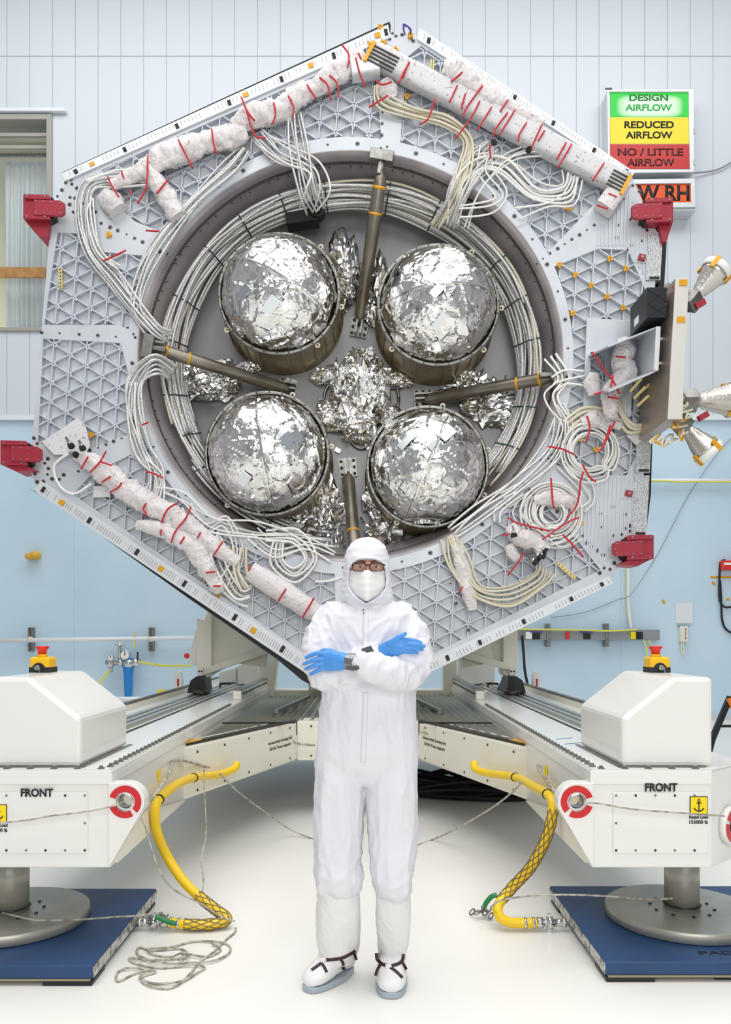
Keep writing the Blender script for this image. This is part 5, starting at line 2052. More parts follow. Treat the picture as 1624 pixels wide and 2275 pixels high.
bundle([(152, 1010), (118, 1035), (132, 1080), (165, 1098), (205, 1076)], 1, 1, m='cable_white')
bundle([(1160, 1095), (1110, 1130), (1105, 1160)], 2, 4, m='cable_white')
for ks, n_, sp_ in (([(190, 400), (260, 388), (330, 396), (345, 408)], 4, 10), ([(205, 440), (192, 480), (215, 560), (262, 600)], 3, 10), ([(590, 305), (640, 352), (700, 372), (705, 420), (690, 468, S + .2)], 3, 20),
                    ([(1090, 330), (1075, 380), (1120, 430), (1090, 460), (1020, 470, S)], 3, 16), ([(1200, 330), (1130, 350), (1060, 420), (1020, 500, S + .1)], 4, 14), ([(1280, 395), (1262, 440), (1215, 455), (1150, 480)], 2, 12),
                    ([(300, 850), (290, 930), (318, 1010), (350, 1060), (352, 1110)], 3, 10), ([(340, 1090), (400, 1110), (470, 1160), (560, 1180), (640, 1185)], 4, 14), ([(420, 1120), (450, 1180), (500, 1160), (530, 1230), (500, 1300)], 3, 10),
                    ([(560, 1185), (610, 1230), (680, 1210), (740, 1240)], 4, 14), ([(1240, 900), (1260, 960), (1200, 1060), (1120, 1110)], 3, 12), ([(1245, 1030), (1300, 1080), (1310, 1110), (1290, 1130)], 3, 12), ([(1180, 1100), (1150, 1140), (1200, 1190), (1250, 1215), (1290, 1190)], 3, 10)):
    bundle(ks, n_, sp_, r=.008, m='cable_white', jit=1.8)
for (cx_, cy_, r0, r1, nt, sd_) in ((1312, 1000, 36, 66, 10, 1), (1226, 1138, 22, 70, 13, 2)):
    rr = random.Random(sd_)
    pts = []
    for k in range(nt * 22):
        a = 2 * PI * k / 22 + sd_
        layer = (k // 22)
        r = r0 + (r1 - r0) * ((layer * .37) % 1) + 3 * math.sin(k * .21 + layer)
        ox, oy = 3 * math.sin(layer * 1.9), 4 * math.cos(layer * 2.3)
        pts.append(at(cx_ + ox + r * math.cos(a), cy_ + oy + r * 1.02 * math.sin(a), S - .03 - .05 * ((layer * .61) % 1) - .01 * math.sin(k * .5)))
    mb = MB()
    mb.tube([Vector(q) for q in smooth_path([tuple(p) for p in pts], 2)], .0085, 6)
    mb.build('coiled_cable', M['cable_white'], craft)


# --- wrapped harness sections
def wrap(knots, m='wrap', seed=0, name='wrapped_harness', nseg=14, lump=.30, D=S - .07, flat=.75):
    k = S / FP
    P = smooth_path([(x, y, r) for x, y, r in knots], nseg)
    mb = MB()
    rings = []
    n = 30
    for i, (x, y, r) in enumerate(P):
        a = P[max(0, i - 1)]
        b = P[min(len(P) - 1, i + 1)]
        t = Vector((b[0] - a[0], 0, -(b[1] - a[1]))).normalized()
        w = Vector((-t.z, 0, t.x))
        c = at(x, y, D)
        row = []
        for j in range(n):
            an = 2 * PI * j / n
            d = w * math.cos(an) + Vector((0, flat, 0)) * math.sin(an)
            f = 1 + lump * (noise.noise(Vector((x * .05 + seed * 9, y * .05, an * 1.1))) + .55 * (1 - 2 * abs(noise.noise(Vector((x * .13, y * .13 + seed, an * 1.6))))) + .3 * noise.noise(Vector((x * .4, y * .4 + seed, an * 4)))) - lump * .25
            row.append(c + d * r * k * f)
        rings.append(row)
    mb.rings(rings)
    return mb.build(name, M[m], craft)


wrap([(808, 122, 14), (770, 150, 22), (735, 172, 24), (700, 196, 19), (665, 212, 24), (625, 242, 22), (590, 252, 25), (550, 262, 24), (515, 280, 12)], seed=1)
wrap([(548, 292, 14), (520, 302, 24), (470, 312, 24), (420, 330, 26), (375, 345, 26), (330, 372, 22), (290, 392, 16), (246, 415, 12)], seed=2)
wrap([(325, 372, 14), (352, 412, 19), (378, 452, 21), (398, 482, 18)], seed=3, D=S - .09)
wrap([(228, 432, 16), (248, 450, 24), (262, 470, 22)], seed=4, D=S - .05)
wrap([(985, 150, 18), (1010, 158, 26), (1045, 180, 26), (1075, 205, 22), (1105, 222, 24), (1135, 240, 17), (1170, 258, 15), (1205, 278, 12)], seed=5, D=S - .1)
wrap([(170, 1010, 12), (205, 1030, 20), (250, 1062, 24), (300, 1100, 26), (350, 1130, 24), (400, 1160, 24), (450, 1195, 20), (500, 1232, 16), (530, 1250, 12)], seed=6)
wrap([(303, 1166, 10), (330, 1170, 15), (370, 1182, 18), (415, 1205, 20), (445, 1238, 20), (462, 1268, 19), (474, 1292, 12), (482, 1304, 17), (488, 1318, 8)], seed=7, D=S - .09)
wrap([(556, 1268, 22), (600, 1296, 25), (640, 1322, 25), (680, 1348, 24), (710, 1366, 20)], seed=8, lump=.06)
wrap([(1003, 1188, 10), (1018, 1230, 15), (1032, 1280, 17), (1044, 1330, 15), (1050, 1356, 10)], seed=9, D=S - .045, flat=.5)
wrap([(1384, 752, 12), (1388, 775, 24), (1380, 800, 20), (1388, 825, 25), (1372, 850, 18), (1358, 872, 20), (1356, 900, 16), (1360, 930, 13)], seed=10, D=S - .22)
wrap([(1135, 1165, 12), (1150, 1190, 20), (1185, 1205, 20), (1215, 1225, 14)], seed=11, D=S - .12)
wrap([(1130, 1210, 10), (1140, 1232, 13), (1150, 1245, 8)], seed=12, D=S - .1)
wrap([(1186, 1112, 10), (1220, 1108, 16), (1262, 1112, 15), (1285, 1130, 8)], seed=13, D=S - .06)
wrap([(1290, 938, 10), (1325, 930, 18), (1362, 938, 16), (1380, 950, 8)], seed=14, D=S - .05)
wrap([(855, 180, 14), (862, 200, 20), (868, 222, 15)], seed=15, D=S - .05)
wrap([(1318, 830, 12), (1316, 855, 18), (1320, 878, 10)], seed=16, D=S - .12)


# square-section wrapped cable trays, top right
def tray(a, b, hw, dark_ends, m='wrap_net', D0_=S - .16):
    A, B = Vector((a[0], a[1])), Vector((b[0], b[1]))
    t = (B - A).normalized()
    n_ = Vector((-t.y, t.x))
    mb = MB()
    N = 40
    k = S / FP
    rings = []
    for i in range(N + 1):
        p = A.lerp(B, i / N)
        c0 = at(p.x, p.y, S - .08)
        w = Vector((n_.x, 0, -n_.y))
        row = []
        for j in range(28):
            an = 2 * PI * j / 28
            cx2 = math.copysign(abs(math.cos(an)) ** .45, math.cos(an))
            sx2 = math.copysign(abs(math.sin(an)) ** .45, math.sin(an))
            f = 1 + .05 * noise.noise(Vector((i * .5, j * .4, a[0])))
            row.append(c0 + w * cx2 * hw * k * f + Vector((0, sx2 * .07 * f, 0)))
        rings.append(row)
    mb.rings(rings)
    tr = mb.build('cable_tray', M[m], craft)
    for (t0, t1) in dark_ends:
        for f in (-.8, -.45, -.1, .25, .6):
            p0, p1 = A.lerp(B, t0) + n_ * hw * f, A.lerp(B, t1) + n_ * hw * f
            mb = MB()
            mb.bar(at(p0.x, p0.y, S - .155), at(p1.x, p1.y, S - .155), .010, .012)
            mb.build('tray_slot', M['dark_steel'], tr)
        e = t0 if t0 < .1 else t1
        p0, p1 = A.lerp(B, e) + n_ * hw, A.lerp(B, e) - n_ * hw
        mb = MB()
        mb.bar(at(p0.x, p0.y, S - .14), at(p1.x, p1.y, S - .14), .03, .05)
        mb.build('tray_end_tape', M['kapton'], tr)
    return tr


tray((822, 118), (1388, 412), 24, [(-.002, .10), (.94, 1.002)])
tray((1378, 412), (1340, 466), 22, [], 'wrap')
tray((780, 160), (842, 150), 18, [], 'alu_strip')
# net sheet at lower left with connectors
mb = MB()
mb.prism([(92, 982), (172, 928), (190, 948), (200, 990), (188, 1010), (120, 1010)], S - .06, S - .045)
mb.build('net_sheet', M['wrap_net'], craft, .004)
mb = MB()
mb.prism([(208, 1080), (242, 1078), (246, 1104), (206, 1105)], S - .03, S - .015)
mb.build('net_sheet', M['wrap_net'], craft, .004)
mb = MB()
mb.prism([(1398, 944), (1420, 950), (1434, 968), (1415, 990), (1392, 968)], S - .03, S - .015)
mb.build('net_sheet', M['wrap_net'], craft, .004)
for (x, y, dx, dy) in ((153, 982, 12, 20), (180, 988, 8, 18), (162, 1008, 14, 5), (1141, 1180, 2, 22), (1190, 1228, 24, 24), (1205, 1218, 16, 14), (1180, 1240, 24, 22), (1200, 1232, 20, 8), (1095, 318, 4, -4), (1172, 332, 6, 2)):
    a, b = at(x - dx / 2, y - dy / 2, S - .14), at(x + dx / 2, y + dy / 2, S - .17)
    mb = MB()
    d = b - a
    mb.lathe(a, d, [(0, .012), (d.length * .6, .016), (d.length * .62, .022), (d.length * .8, .022)], 14)
    mb.mat(1).lathe(a, d, [(d.length * .8, .026), (d.length * 1.05, .028), (d.length * 1.06, .02)], 14)
    mb.build('connector', [M['chrome'], M['black']], craft)

# red ties
TIES = [[(760, 100), (775, 122), (772, 150)], [(796, 118), (803, 132)], [(790, 128), (800, 165), (812, 192)], [(732, 168), (748, 184), (752, 216)], [(710, 172), (728, 190), (735, 222)], [(682, 188), (702, 220)], [(640, 212), (652, 238), (650, 260)], [(608, 228), (612, 255), (604, 276)],
        [(536, 216), (550, 248), (566, 268)], [(546, 240), (566, 300), (590, 306)], [(470, 286), (476, 325), (484, 342)], [(396, 310), (428, 374)], [(328, 345), (325, 412), (306, 452)], [(240, 392), (248, 412), (264, 438)], [(270, 382), (275, 396)], [(348, 430), (374, 398)], [(324, 512), (354, 514)], [(230, 580), (280, 556)], [(288, 424), (292, 432)],
        [(910, 138), (896, 162), (886, 185)], [(908, 138), (895, 174)], [(1028, 160), (1002, 182)], [(1016, 190), (998, 228)], [(1034, 208), (1028, 230), (1026, 242)], [(1072, 190), (1036, 240), (1030, 260)], [(1066, 224), (1046, 262), (1012, 308)], [(1092, 238), (1060, 290)], [(1128, 222), (1112, 246)], [(1128, 250), (1104, 282), (1094, 304)],
        [(1144, 244), (1108, 302)], [(1170, 272), (1154, 298), (1152, 314)], [(1204, 276), (1178, 334)], [(1210, 290), (1196, 312)], [(1258, 316), (1236, 356)], [(1270, 320), (1240, 372)], [(1342, 362), (1316, 402)], [(1352, 430), (1370, 438)], [(1326, 456), (1350, 464)], [(966, 220), (952, 262), (934, 276)], [(835, 180), (850, 188), (870, 182)], [(820, 238), (862, 212)],
        [(196, 1014), (180, 1042)], [(236, 1002), (222, 1026), (200, 1050)], [(224, 1026), (248, 1034)], [(246, 1058), (226, 1072)], [(270, 1072), (264, 1082), (244, 1094)], [(325, 1118), (318, 1130), (324, 1140), (318, 1146)], [(394, 1118), (372, 1132), (358, 1162)], [(424, 1126), (412, 1152), (390, 1180), (380, 1206)], [(358, 1176), (357, 1190)], [(410, 1192), (400, 1208)],
        [(446, 1182), (438, 1196)], [(496, 1202), (474, 1234)], [(558, 1256), (552, 1268)], [(635, 1308), (618, 1336)], [(698, 1328), (688, 1345), (672, 1372)], [(458, 1272), (478, 1270)], [(474, 1302), (490, 1302)], [(316, 944), (330, 938)], [(324, 1048), (336, 1050), (362, 1062)],
        [(1316, 782), (1346, 826), (1362, 846), (1376, 876)], [(1368, 792), (1390, 794)], [(1362, 834), (1356, 866)], [(1320, 876), (1352, 866)], [(1350, 882), (1376, 886)], [(1304, 924), (1310, 950), (1302, 984)], [(1356, 945), (1340, 990), (1330, 1004)], [(1218, 992), (1250, 998), (1276, 1010)], [(1366, 936), (1338, 996)], [(1296, 1048), (1290, 1070), (1282, 1120), (1260, 1150)],
        [(1294, 1032), (1310, 1060), (1324, 1070)], [(1224, 1062), (1228, 1115), (1232, 1130)], [(1130, 1150), (1150, 1162), (1222, 1180)], [(1286, 1150), (1258, 1162), (1200, 1202)], [(1250, 1188), (1270, 1208), (1296, 1238)], [(1164, 1228), (1150, 1250), (1128, 1278)], [(1116, 1190), (1136, 1185)], [(1436, 1400), (1440, 1404)][0:0] or [(1028, 1302), (1020, 1316)], [(1088, 322), (1090, 352)]]
for i, t in enumerate(TIES):
    big = (900 < t[0][0] < 1400 and t[0][1] < 420)
    d = S - .165 if big else S - .15
    if t[0][0] > 1300 and 760 < t[0][1] < 960:
        d = S - .33
    mb = MB()
    mb.tube(pxpath([(x, y, d) for x, y in t], 5), .0075, 6)
    mb.build('red_tie', M['red_tie'], craft)

# --- right hand equipment module: panel, black box, bracket, thrusters
X0 = (1500 - CX) * 5.95 / FP
mb = MB()
z1, z0 = at(0, 618, 5.95).z, at(0, 932, 5.95).z
lean = -.035
mb.hexa([(X0 - .06, 5.95, z0), (X0 + .05, 5.95, z0), (X0 + .05, 6.62, z0), (X0 - .06, 6.62, z0), (X0, 5.95, z1), (X0 + .10, 5.95, z1), (X0 + .10, 6.62, z1), (X0, 6.62, z1)])
mb.build('equipment_panel', M['tan_plate'], craft, .004)
mb = MB()
mb.hexa([(X0 - .06, 5.94, z0), (X0 + .05, 5.94, z0), (X0 + .05, 5.949, z0), (X0 - .06, 5.949, z0), (X0, 5.94, z1), (X0 + .10, 5.94, z1), (X0 + .10, 5.949, z1), (X0, 5.949, z1)])
mb.build('panel_edge', M['panel_edge'], craft, .002)
for y in (628, 710):
    mb = MB()
    c = at(1518 - (y - 628) * .06, y, 5.936)
    mb.obox(c, (.03, 0, 0), (0, .003, 0), (0, 0, .022))
    mb.build('amber_tape', M['kapton'], craft)
mb = MB()
c1 = at(1437, 638, 6.02)
c2 = at(1488, 706, 6.02)
mb.box(c1.x, X0 - .035, 6.02, 6.40, c2.z, c1.z)
bbx = mb.build('electronics_box', M['black_satin'], craft, .004)
mb = MB()
for (a, b) in (((1440, 642), (1485, 672)), ((1485, 642), (1440, 672)), ((1440, 674), (1485, 703)), ((1485, 674), (1440, 703))):
    mb.bar(at(*a, 6.018), at(*b, 6.018), .006, .004)
mb.build('cross_rib', M['black'], bbx)
mb = MB()
mb.obox((c1.x - .001, 6.25, (c1.z + c2.z) / 2 - .05), (.001, 0, 0), (0, .05, 0), (0, 0, .03))
mb.build('label_plate', M['gauge_white'], bbx)
mb = MB()
for i in range(5):
    mb.tube(pxpath([(1492, 640 + i * 12, 6.0), (1500 + i, 632 + i * 12, 5.97), (1504, 650 + i * 10, 5.96)]), .006, 6)
mb.build('orange_wire', mat('orange_red_wire', 'd2502a', 0.5), craft)
# bracket frame
mb = plate([(1304, 706), (1408, 712), (1410, 740), (1402, 925), (1388, 932), (1300, 922), (1296, 912)], [[(1312, 782), (1345, 786), (1345, 848), (1312, 842)]], S - .03, S - .004)
mb.build('bracket_base', M['alu'], craft, .003)
mb = MB()


def quad_plate(pts, th):
    p = [Vector(q) for q in pts]
    n = (p[1] - p[0]).cross(p[2] - p[0]).normalized() * th
    mb.hexa(p + [q + n for q in p])


quad_plate([at(1306, 790, S - .03), at(1400, 758, S - .03), at(1462, 724, 6.08), at(1350, 768, 6.08)], .012)
quad_plate([at(1318, 870, S - .03), at(1404, 848, S - .03), at(1458, 822, 6.08), at(1352, 868, 6.08)], .012)
quad_plate([at(1404, 765, S - .03), at(1404, 845, S - .03), at(1456, 822, 6.08), at(1462, 726, 6.08)], .012)
mb.build('bracket_frame', M['alu'], craft, .002)
mb = MB()
mb.bar(at(1462, 726, 6.07), at(1457, 824, 6.07), .035, .02)
mb.build('bracket_lip', M['alu_strip'], craft, .002)
for y in (754, 808):
    mb = MB()
    mb.cyl(at(1455, y, 6.15), at(1482, y - 2, 6.15), .012, n=10)
    mb.cyl(at(1478, y - 8, 6.13), at(1480, y + 14, 6.13), .01, n=8)
    mb.build('standoff', M['cable_cream'], craft)
mb = MB()
for i in range(7):
    x0, y0 = 1400 + i * 8, 870 + (i % 3) * 16
    mb.bar(at(x0, y0, S - .15), at(x0 + 26, y0 - 30 + i * 3, S - .22), .022, .012)
mb.build('amber_bracket', M['kapton_light'], craft)
for (bx, by, tx_, ty_, sc) in ((1540, 665, 1592, 602, 1.0), (1535, 890, 1628, 888, 1.15), (1518, 945, 1575, 1005, 1.0)):
    D = 6.25
    a, b = at(bx, by, D), at(tx_, ty_, D)
    ax = (b - a).normalized()
    L = (b - a).length
    mb = MB()
    prof = [(0, .05), (L * .25, .05), (L * .3, .062), (L * .5, .075), (L * .52, .08), (L * .8, .10), (L * .82, .106), (L * .98, .112)]
    mb.lathe(a, ax, [(t, r * sc) for t, r in prof], 28)
    th = mb.build('thruster', M['thruster_foil'], craft)
    mb = MB()
    mb.lathe(a, ax, [(L * .9, .112 * sc), (L * .9, .122 * sc), (L * 1.08, .126 * sc), (L * 1.09, .118 * sc), (L * 1.0, .09 * sc)], 28, (False, True))
    mb.build('nozzle_cap', M['gauge_white'], th)
    u = ax.orthogonal().normalized()
    w = ax.cross(u)
    for k_ in range(4):
        mb = MB()
        an = k_ * PI / 2 + .4
        d = (u * math.cos(an) + w * math.sin(an))
        mb.obox(a + ax * L * .95 + d * .121 * sc, ax * .05, ax.cross(d) * .018, d * .006)
        mb.build('amber_tape', M['kapton'], th)
    mb = MB()
    mb.obox(a - ax * .02, ax * .06, u * .06 * sc, w * .06 * sc)
    mb.build('valve_block', M['steel'], th, .006)
    mb = MB()
    mb.bar(a, Vector((X0 + .02, 6.2, a.z + (.08 if by < 700 else (.0 if by < 900 else .05)))), .05, .05)
    mb.build('mounting_arm', M['thruster_foil'], th)
rr = random.Random(9)
for i in range(14):
    x0, y0 = 1520 + rr.uniform(-12, 10), rr.choice([885, 900, 915, 935, 950])
    if i > 9:
        x0, y0 = 1480 + rr.uniform(-20, 20), 965
    mb = MB()
    mb.tube(pxpath([(x0, y0, 6.15), (x0 - rr.uniform(0, 22), y0 + rr.uniform(4, 18), 6.05), (x0 - 10 + rr.uniform(-8, 20), y0 + 14 + rr.uniform(0, 16), 6.05), (x0 + 10, y0 + 10, 6.12)]), .009, 6)
    mb.build('thruster_wire', M['cable_cream' if i % 3 else 'kapton'], craft)
for x, y in ((1555, 676), (1562, 925), (1485, 672)):
    mb = MB()
    mb.obox(at(x, y, 6.12), (.035, 0, .02), (0, .02, 0), (-.01, 0, .02))
    mb.build('red_tag', M['red_paint'], craft)
# cradle adapter that ties the bus to the dolly uprights
mb = MB()
mb.lathe(at(778, 800, 7.36), (0, 1, 0), [(0, 1.5), (.3, 1.5), (.3, 1.2), (0.02, 1.2)], 48)
mb.bar(at(560, 1500, 7.7) + Vector((0, 0, .1)), at(600, 1200, 7.7), .3, .2)
mb.bar(at(1060, 1500, 7.7) + Vector((0, 0, .1)), at(1000, 1200, 7.7), .3, .2)
mb.build('cradle_adapter', M['cream_paint'], dolly)
# ================================================================ PERSON
PD = 3.2
person = thing('person', 'person in white hooded clean room suit, mask and blue gloves, standing with crossed arms', 'person', Vector((.0, PD, 0)))
KP = PD / FP


def erings(mb, rows, n=36, p=2.3):
    """rows: (px, py, half width px, half depth m, D)"""
    rings = []
    for (x, y, hw, d, D) in rows:
        c = at(x, y, D)
        r = []
        for k in range(n):
            a = 2 * PI * k / n
            ca, sa = math.cos(a), math.sin(a)
            r.append(c + Vector((math.copysign(abs(ca) ** (2 / p), ca) * hw * D / FP, math.copysign(abs(sa) ** (2 / p), sa) * d, 0)))
        rings.append(r)
    return mb.rings(rings)


def limb(mb, pts, n=18):
    """tapered limb through (px,py,D,r)"""
    P = [at(x, y, D) for x, y, D, r in pts]
    R = [r for *_, r in pts]
    path, rad = [], []
    for i in range(len(P) - 1):
        for k in range(6):
            t = k / 6
            path.append(P[i].lerp(P[i + 1], t))
            rad.append(R[i] + (R[i + 1] - R[i]) * t)
    path.append(P[-1])
    rad.append(R[-1])
    mb.tube(path, rad, n)
    for p, r in zip(P, R):
        mb.ball(p, r, n=14)
    return mb


# --- coverall: one continuous suit surface
mb = MB()
erings(mb, [(815, 1318, 40, .065, 3.2), (815, 1338, 58, .085, 3.2), (815, 1352, 88, .105, 3.2), (815, 1372, 112, .125, 3.2), (816, 1400, 112, .14, 3.2), (817, 1440, 106, .148, 3.2), (818, 1490, 102, .15, 3.2), (819, 1545, 103, .15, 3.2),
            (817, 1600, 109, .15, 3.2), (815, 1660, 113, .152, 3.2), (814, 1700, 114, .135, 3.2), (814, 1722, 108, .105, 3.2), (814, 1738, 96, .07, 3.2)])
erings(mb, [(758, 1690, 52, .12, 3.2), (753, 1770, 53.5, .122, 3.2), (752, 1850, 54, .118, 3.2), (751, 1905, 52.5, .112, 3.19), (753, 1945, 51, .112, 3.18), (753, 1968, 49, .105, 3.18), (752, 1980, 42, .09, 3.19)])
erings(mb, [(869, 1690, 55, .12, 3.2), (871, 1770, 56, .122, 3.2), (872, 1850, 55, .118, 3.2), (871, 1905, 51, .115, 3.18), (870, 1945, 46, .115, 3.17), (873, 1972, 42, .105, 3.17), (874, 1990, 33, .085, 3.18)])
# arms
limb(mb, [(742, 1372, 3.2, .066), (722, 1412, 3.17, .080), (715, 1462, 3.13, .078), (721, 1500, 3.12, .062)])
limb(mb, [(721, 1500, 3.11, .060), (770, 1492, 3.08, .062), (812, 1464, 3.05, .050)])
limb(mb, [(889, 1372, 3.2, .066), (908, 1412, 3.17, .080), (915, 1458, 3.13, .080), (910, 1494, 3.10, .066)])
limb(mb, [(908, 1494, 3.08, .066), (868, 1495, 3.03, .064), (828, 1484, 2.99, .054), (802, 1474, 2.975, .042)])
me = remesh(mb, .0085, 5)


def folds(co, n):
    # soft vertical drape on trunk and legs, diagonal pulls on the sleeves
    z = co.z
    sl = 1.0 if 1.18 < z < 1.5 else .0
    a = noise.noise(Vector((co.x * 16, co.y * 16, z * 4.5)))
    b = noise.noise(Vector((co.x * 34 + 5, co.y * 34, z * 12 + co.x * 14)))
    c = noise.noise(Vector((co.x * 9 + z * 20, co.y * 9, z * 22 - co.x * 18)))
    knee = math.exp(-((z - .42) / .10) ** 2)
    elbow = math.exp(-((z - 1.27) / .12) ** 2) * (1 if abs(co.x - .005) > .1 else .5)
    r = 1 - abs(b) * 2
    sh = Vector((co.x * 10 + co.z * 9 * (1 if co.x > 0 else -1), co.y * 8, co.z * 13 - abs(co.x) * 20))
    cr = max(0.0, 1 - 2.6 * abs(noise.noise(sh))) ** 2
    cr2 = max(0.0, 1 - 3.0 * abs(noise.noise(Vector((co.x * 15 + 3, co.y * 10, z * 3.2 + co.x * 4))))) ** 2
    up = max(0.0, min(1.0, (z - 1.12) / .12))
    lowk = math.exp(-((z - .45) / .16) ** 2)
    n = n * 1.0
    base = .0085 * cr * (.25 + .75 * up + .4 * lowk) + .0060 * cr2 * (1 - .5 * up)
    return n * (base - .003 + .0075 * a + .0042 * r * (.6 + .9 * elbow) + (.0060 * knee + .0090 * elbow) * c)


displaced(me, folds)
suit = mesh_obj(me, 'coverall', M['fabric'], person, 'white clean room coverall')
suit_me = me
dgv = [tuple(v.co) for v in me.vertices]
suit_bvh = BVHTree.FromPolygons(dgv, [tuple(p.vertices) for p in me.polygons])


def hit(bvh, px, py, off=.0, default=3.05):
    d = (at(px, py, 5.0) - Vector((0, 0, CH))).normalized()
    r = bvh.ray_cast(Vector((0, 0, CH)), d)
    if r[0] is None:
        return at(px, py, default)
    return r[0] - d * off


def ribbon(bvh, pts, hw, off=.003, th=.002, n=6):
    """strip lying on a surface along pixel points; hw in px"""
    P = smooth_path([tuple(p) for p in pts], n)
    mb = MB()
    rows = []
    for i, (x, y) in enumerate(P):
        a, b = P[max(0, i - 1)], P[min(len(P) - 1, i + 1)]
        tx_, ty_ = b[0] - a[0], b[1] - a[1]
        L = math.hypot(tx_, ty_) or 1
        nx_, ny_ = -ty_ / L * hw, tx_ / L * hw
        l, m_, r = hit(bvh, x - nx_, y - ny_, off), hit(bvh, x, y, off), hit(bvh, x + nx_, y + ny_, off)
        back = Vector((0, th, 0))
        rows.append([l, m_, r, r + back, m_ + back, l + back])
    mb.rings(rows)
    return mb


ribbon(suit_bvh, [(813, 1352), (812, 1400), (812, 1440)], 7, .002, .003).build('zipper_flap', M['fabric'], suit)
ribbon(suit_bvh, [(812, 1538), (810, 1600), (808, 1660), (807, 1694)], 6, .002, .003).build('zipper_flap', M['fabric'], suit)
for (x, y) in ((807, 1355), (808, 1362)):
    c = hit(suit_bvh, x, y, .004)
    mb = MB()
    mb.ball(c, .0035, n=8)
    mb.build('snap_button', M['steel'], suit)

# --- head and hood
mb = MB()
erings(mb, [(815, 1203, 8, .02, 3.2), (815, 1212, 24, .06, 3.195), (815, 1235, 37, .088, 3.19), (815, 1258, 42, .094, 3.187), (815, 1285, 41, .092, 3.185), (815, 1310, 34, .08, 3.18), (815, 1328, 24, .06, 3.175), (815, 1345, 26, .06, 3.2), (815, 1370, 30, .06, 3.2)], 30, 2.1)
mb.tube([at(815, 1250, 3.10), at(816, 1268, 3.083), at(816, 1280, 3.085)], [.006, .013, .010], 12)
for s_ in (-1, 1):
    mb.ball(at(816 + s_ * 20, 1249, 3.105), .02, .01, .008, 12)
    mb.ball(at(815 + s_ * 44, 1268, 3.2), .012, .02, .03, 12)
mb.ball(at(815, 1305, 3.1), .02, .012, .01, 12)
me = remesh(mb, .004, 5)
head = mesh_obj(me, 'body', M['skin'], person, 'head and face of the person')
head_bvh = BVHTree.FromPolygons([tuple(v.co) for v in me.vertices], [tuple(p.vertices) for p in me.polygons])
for (x, s_) in ((800, -1), (836, 1)):
    c = hit(head_bvh, x, 1259, -.004)
    mb = MB()
    mb.ball(c, .0125, .008, .0056, 16)
    mb.mat(1).ball(c - Vector((0, .0052, 0)), .0056, .0042, .0055, 12)
    mb.build('eye', [M['eye_white'], mat('brown_iris', '3c2a20', 0.5)], head)
    ribbon(head_bvh, [(x - 12, 1249), (x, 1246.5), (x + 12, 1249)], 1.6, .002, .002).build('eyebrow', M['skin_dark'], head)

hood = MB()
erings(hood, [(815, 1197, 16, .04, 3.2), (815, 1201, 25, .062, 3.2), (815, 1210, 36, .09, 3.2), (815, 1225, 45, .112, 3.2), (814, 1245, 50, .122, 3.195), (814, 1270, 51, .125, 3.19), (815, 1295, 53, .125, 3.185), (815, 1315, 56, .125, 3.18), (815, 1330, 58, .122, 3.18), (816, 1342, 54, .11, 3.19), (816, 1352, 46, .09, 3.2)], 48, 2.2)
me = remesh(hood, .0045, 5)
OPEN = [(776, 1262), (784, 1250), (797, 1243), (815, 1241), (834, 1243), (848, 1250), (856, 1262), (859, 1285), (857, 1306), (846, 1322), (830, 1333), (813, 1340), (797, 1331), (783, 1318), (774, 1302), (773, 1280)]


def dist_in(px, py):
    best = 1e9
    for i in range(len(OPEN)):
        ax_, ay_ = OPEN[i]
        bx_, by_ = OPEN[(i + 1) % len(OPEN)]
        t = max(0, min(1, ((px - ax_) * (bx_ - ax_) + (py - ay_) * (by_ - ay_)) / ((bx_ - ax_) ** 2 + (by_ - ay_) ** 2)))
        best = min(best, math.hypot(px - ax_ - t * (bx_ - ax_), py - ay_ - t * (by_ - ay_)))
    return best


def hoodfn(co, n):
    f = n * (.0035 * noise.noise(Vector((co.x * 26, co.y * 26, co.z * 38))) + .0025 * (1 - 2 * abs(noise.noise(Vector((co.x * 18, co.y * 18 + 3, co.z * 60))))))
    px = CX + co.x * FP / co.y
    py = CY - (co.z - CH) * FP / co.y
    if co.y < 3.2:
        d = dist_in(px, py)
        if inpoly((px, py), OPEN):
            f = Vector((0, min(.075, .03 * max(0, d - .5)), 0))
        elif d < 6:
            f = f + Vector((0, -.004 * (1 - d / 6), 0))
    return f


displaced(me, hoodfn)
hd = mesh_obj(me, 'hood', M['fabric'], person, 'white hood with fabric shoulder skirt')

# --- mask
mb = MB()
rows = []
N = 28
for iv in range(19):
    v = iv / 18
    y = 1269 + 66 * v
    hw = 41 if v < .45 else 41 * (1 - ((v - .45) / .62) ** 2.0 * .92)
    row = []
    for iu in range(N + 1):
        u = iu / N * 2 - 1
        x = 815 + u * hw
        top = 3.0 * (1 - v) * (abs(u) ** 1.5) * -1 + (1 - v) * -2.5 * math.exp(-(u / .25) ** 2)
        D = 3.092 + .055 * (abs(u) ** 2.2) - .030 * math.exp(-(u / .40) ** 2) * (1 - .5 * v) - .012 * math.sin(PI * v)
        D += .0022 * math.sin(v * 26 + 5 * u * u) * (1 - abs(u) * .3) + .002 * noise.noise(Vector((u * 3, v * 5, 1)))
        row.append(at(x, y + top, D))
    rows.append(row)
mb.rings(rows, False, False, True, closed=False)
o = mb.build('face_mask', M['mask'], person, recalc=False, label='white face mask')
s_ = o.modifiers.new('thick', 'SOLIDIFY')
s_.thickness = .002
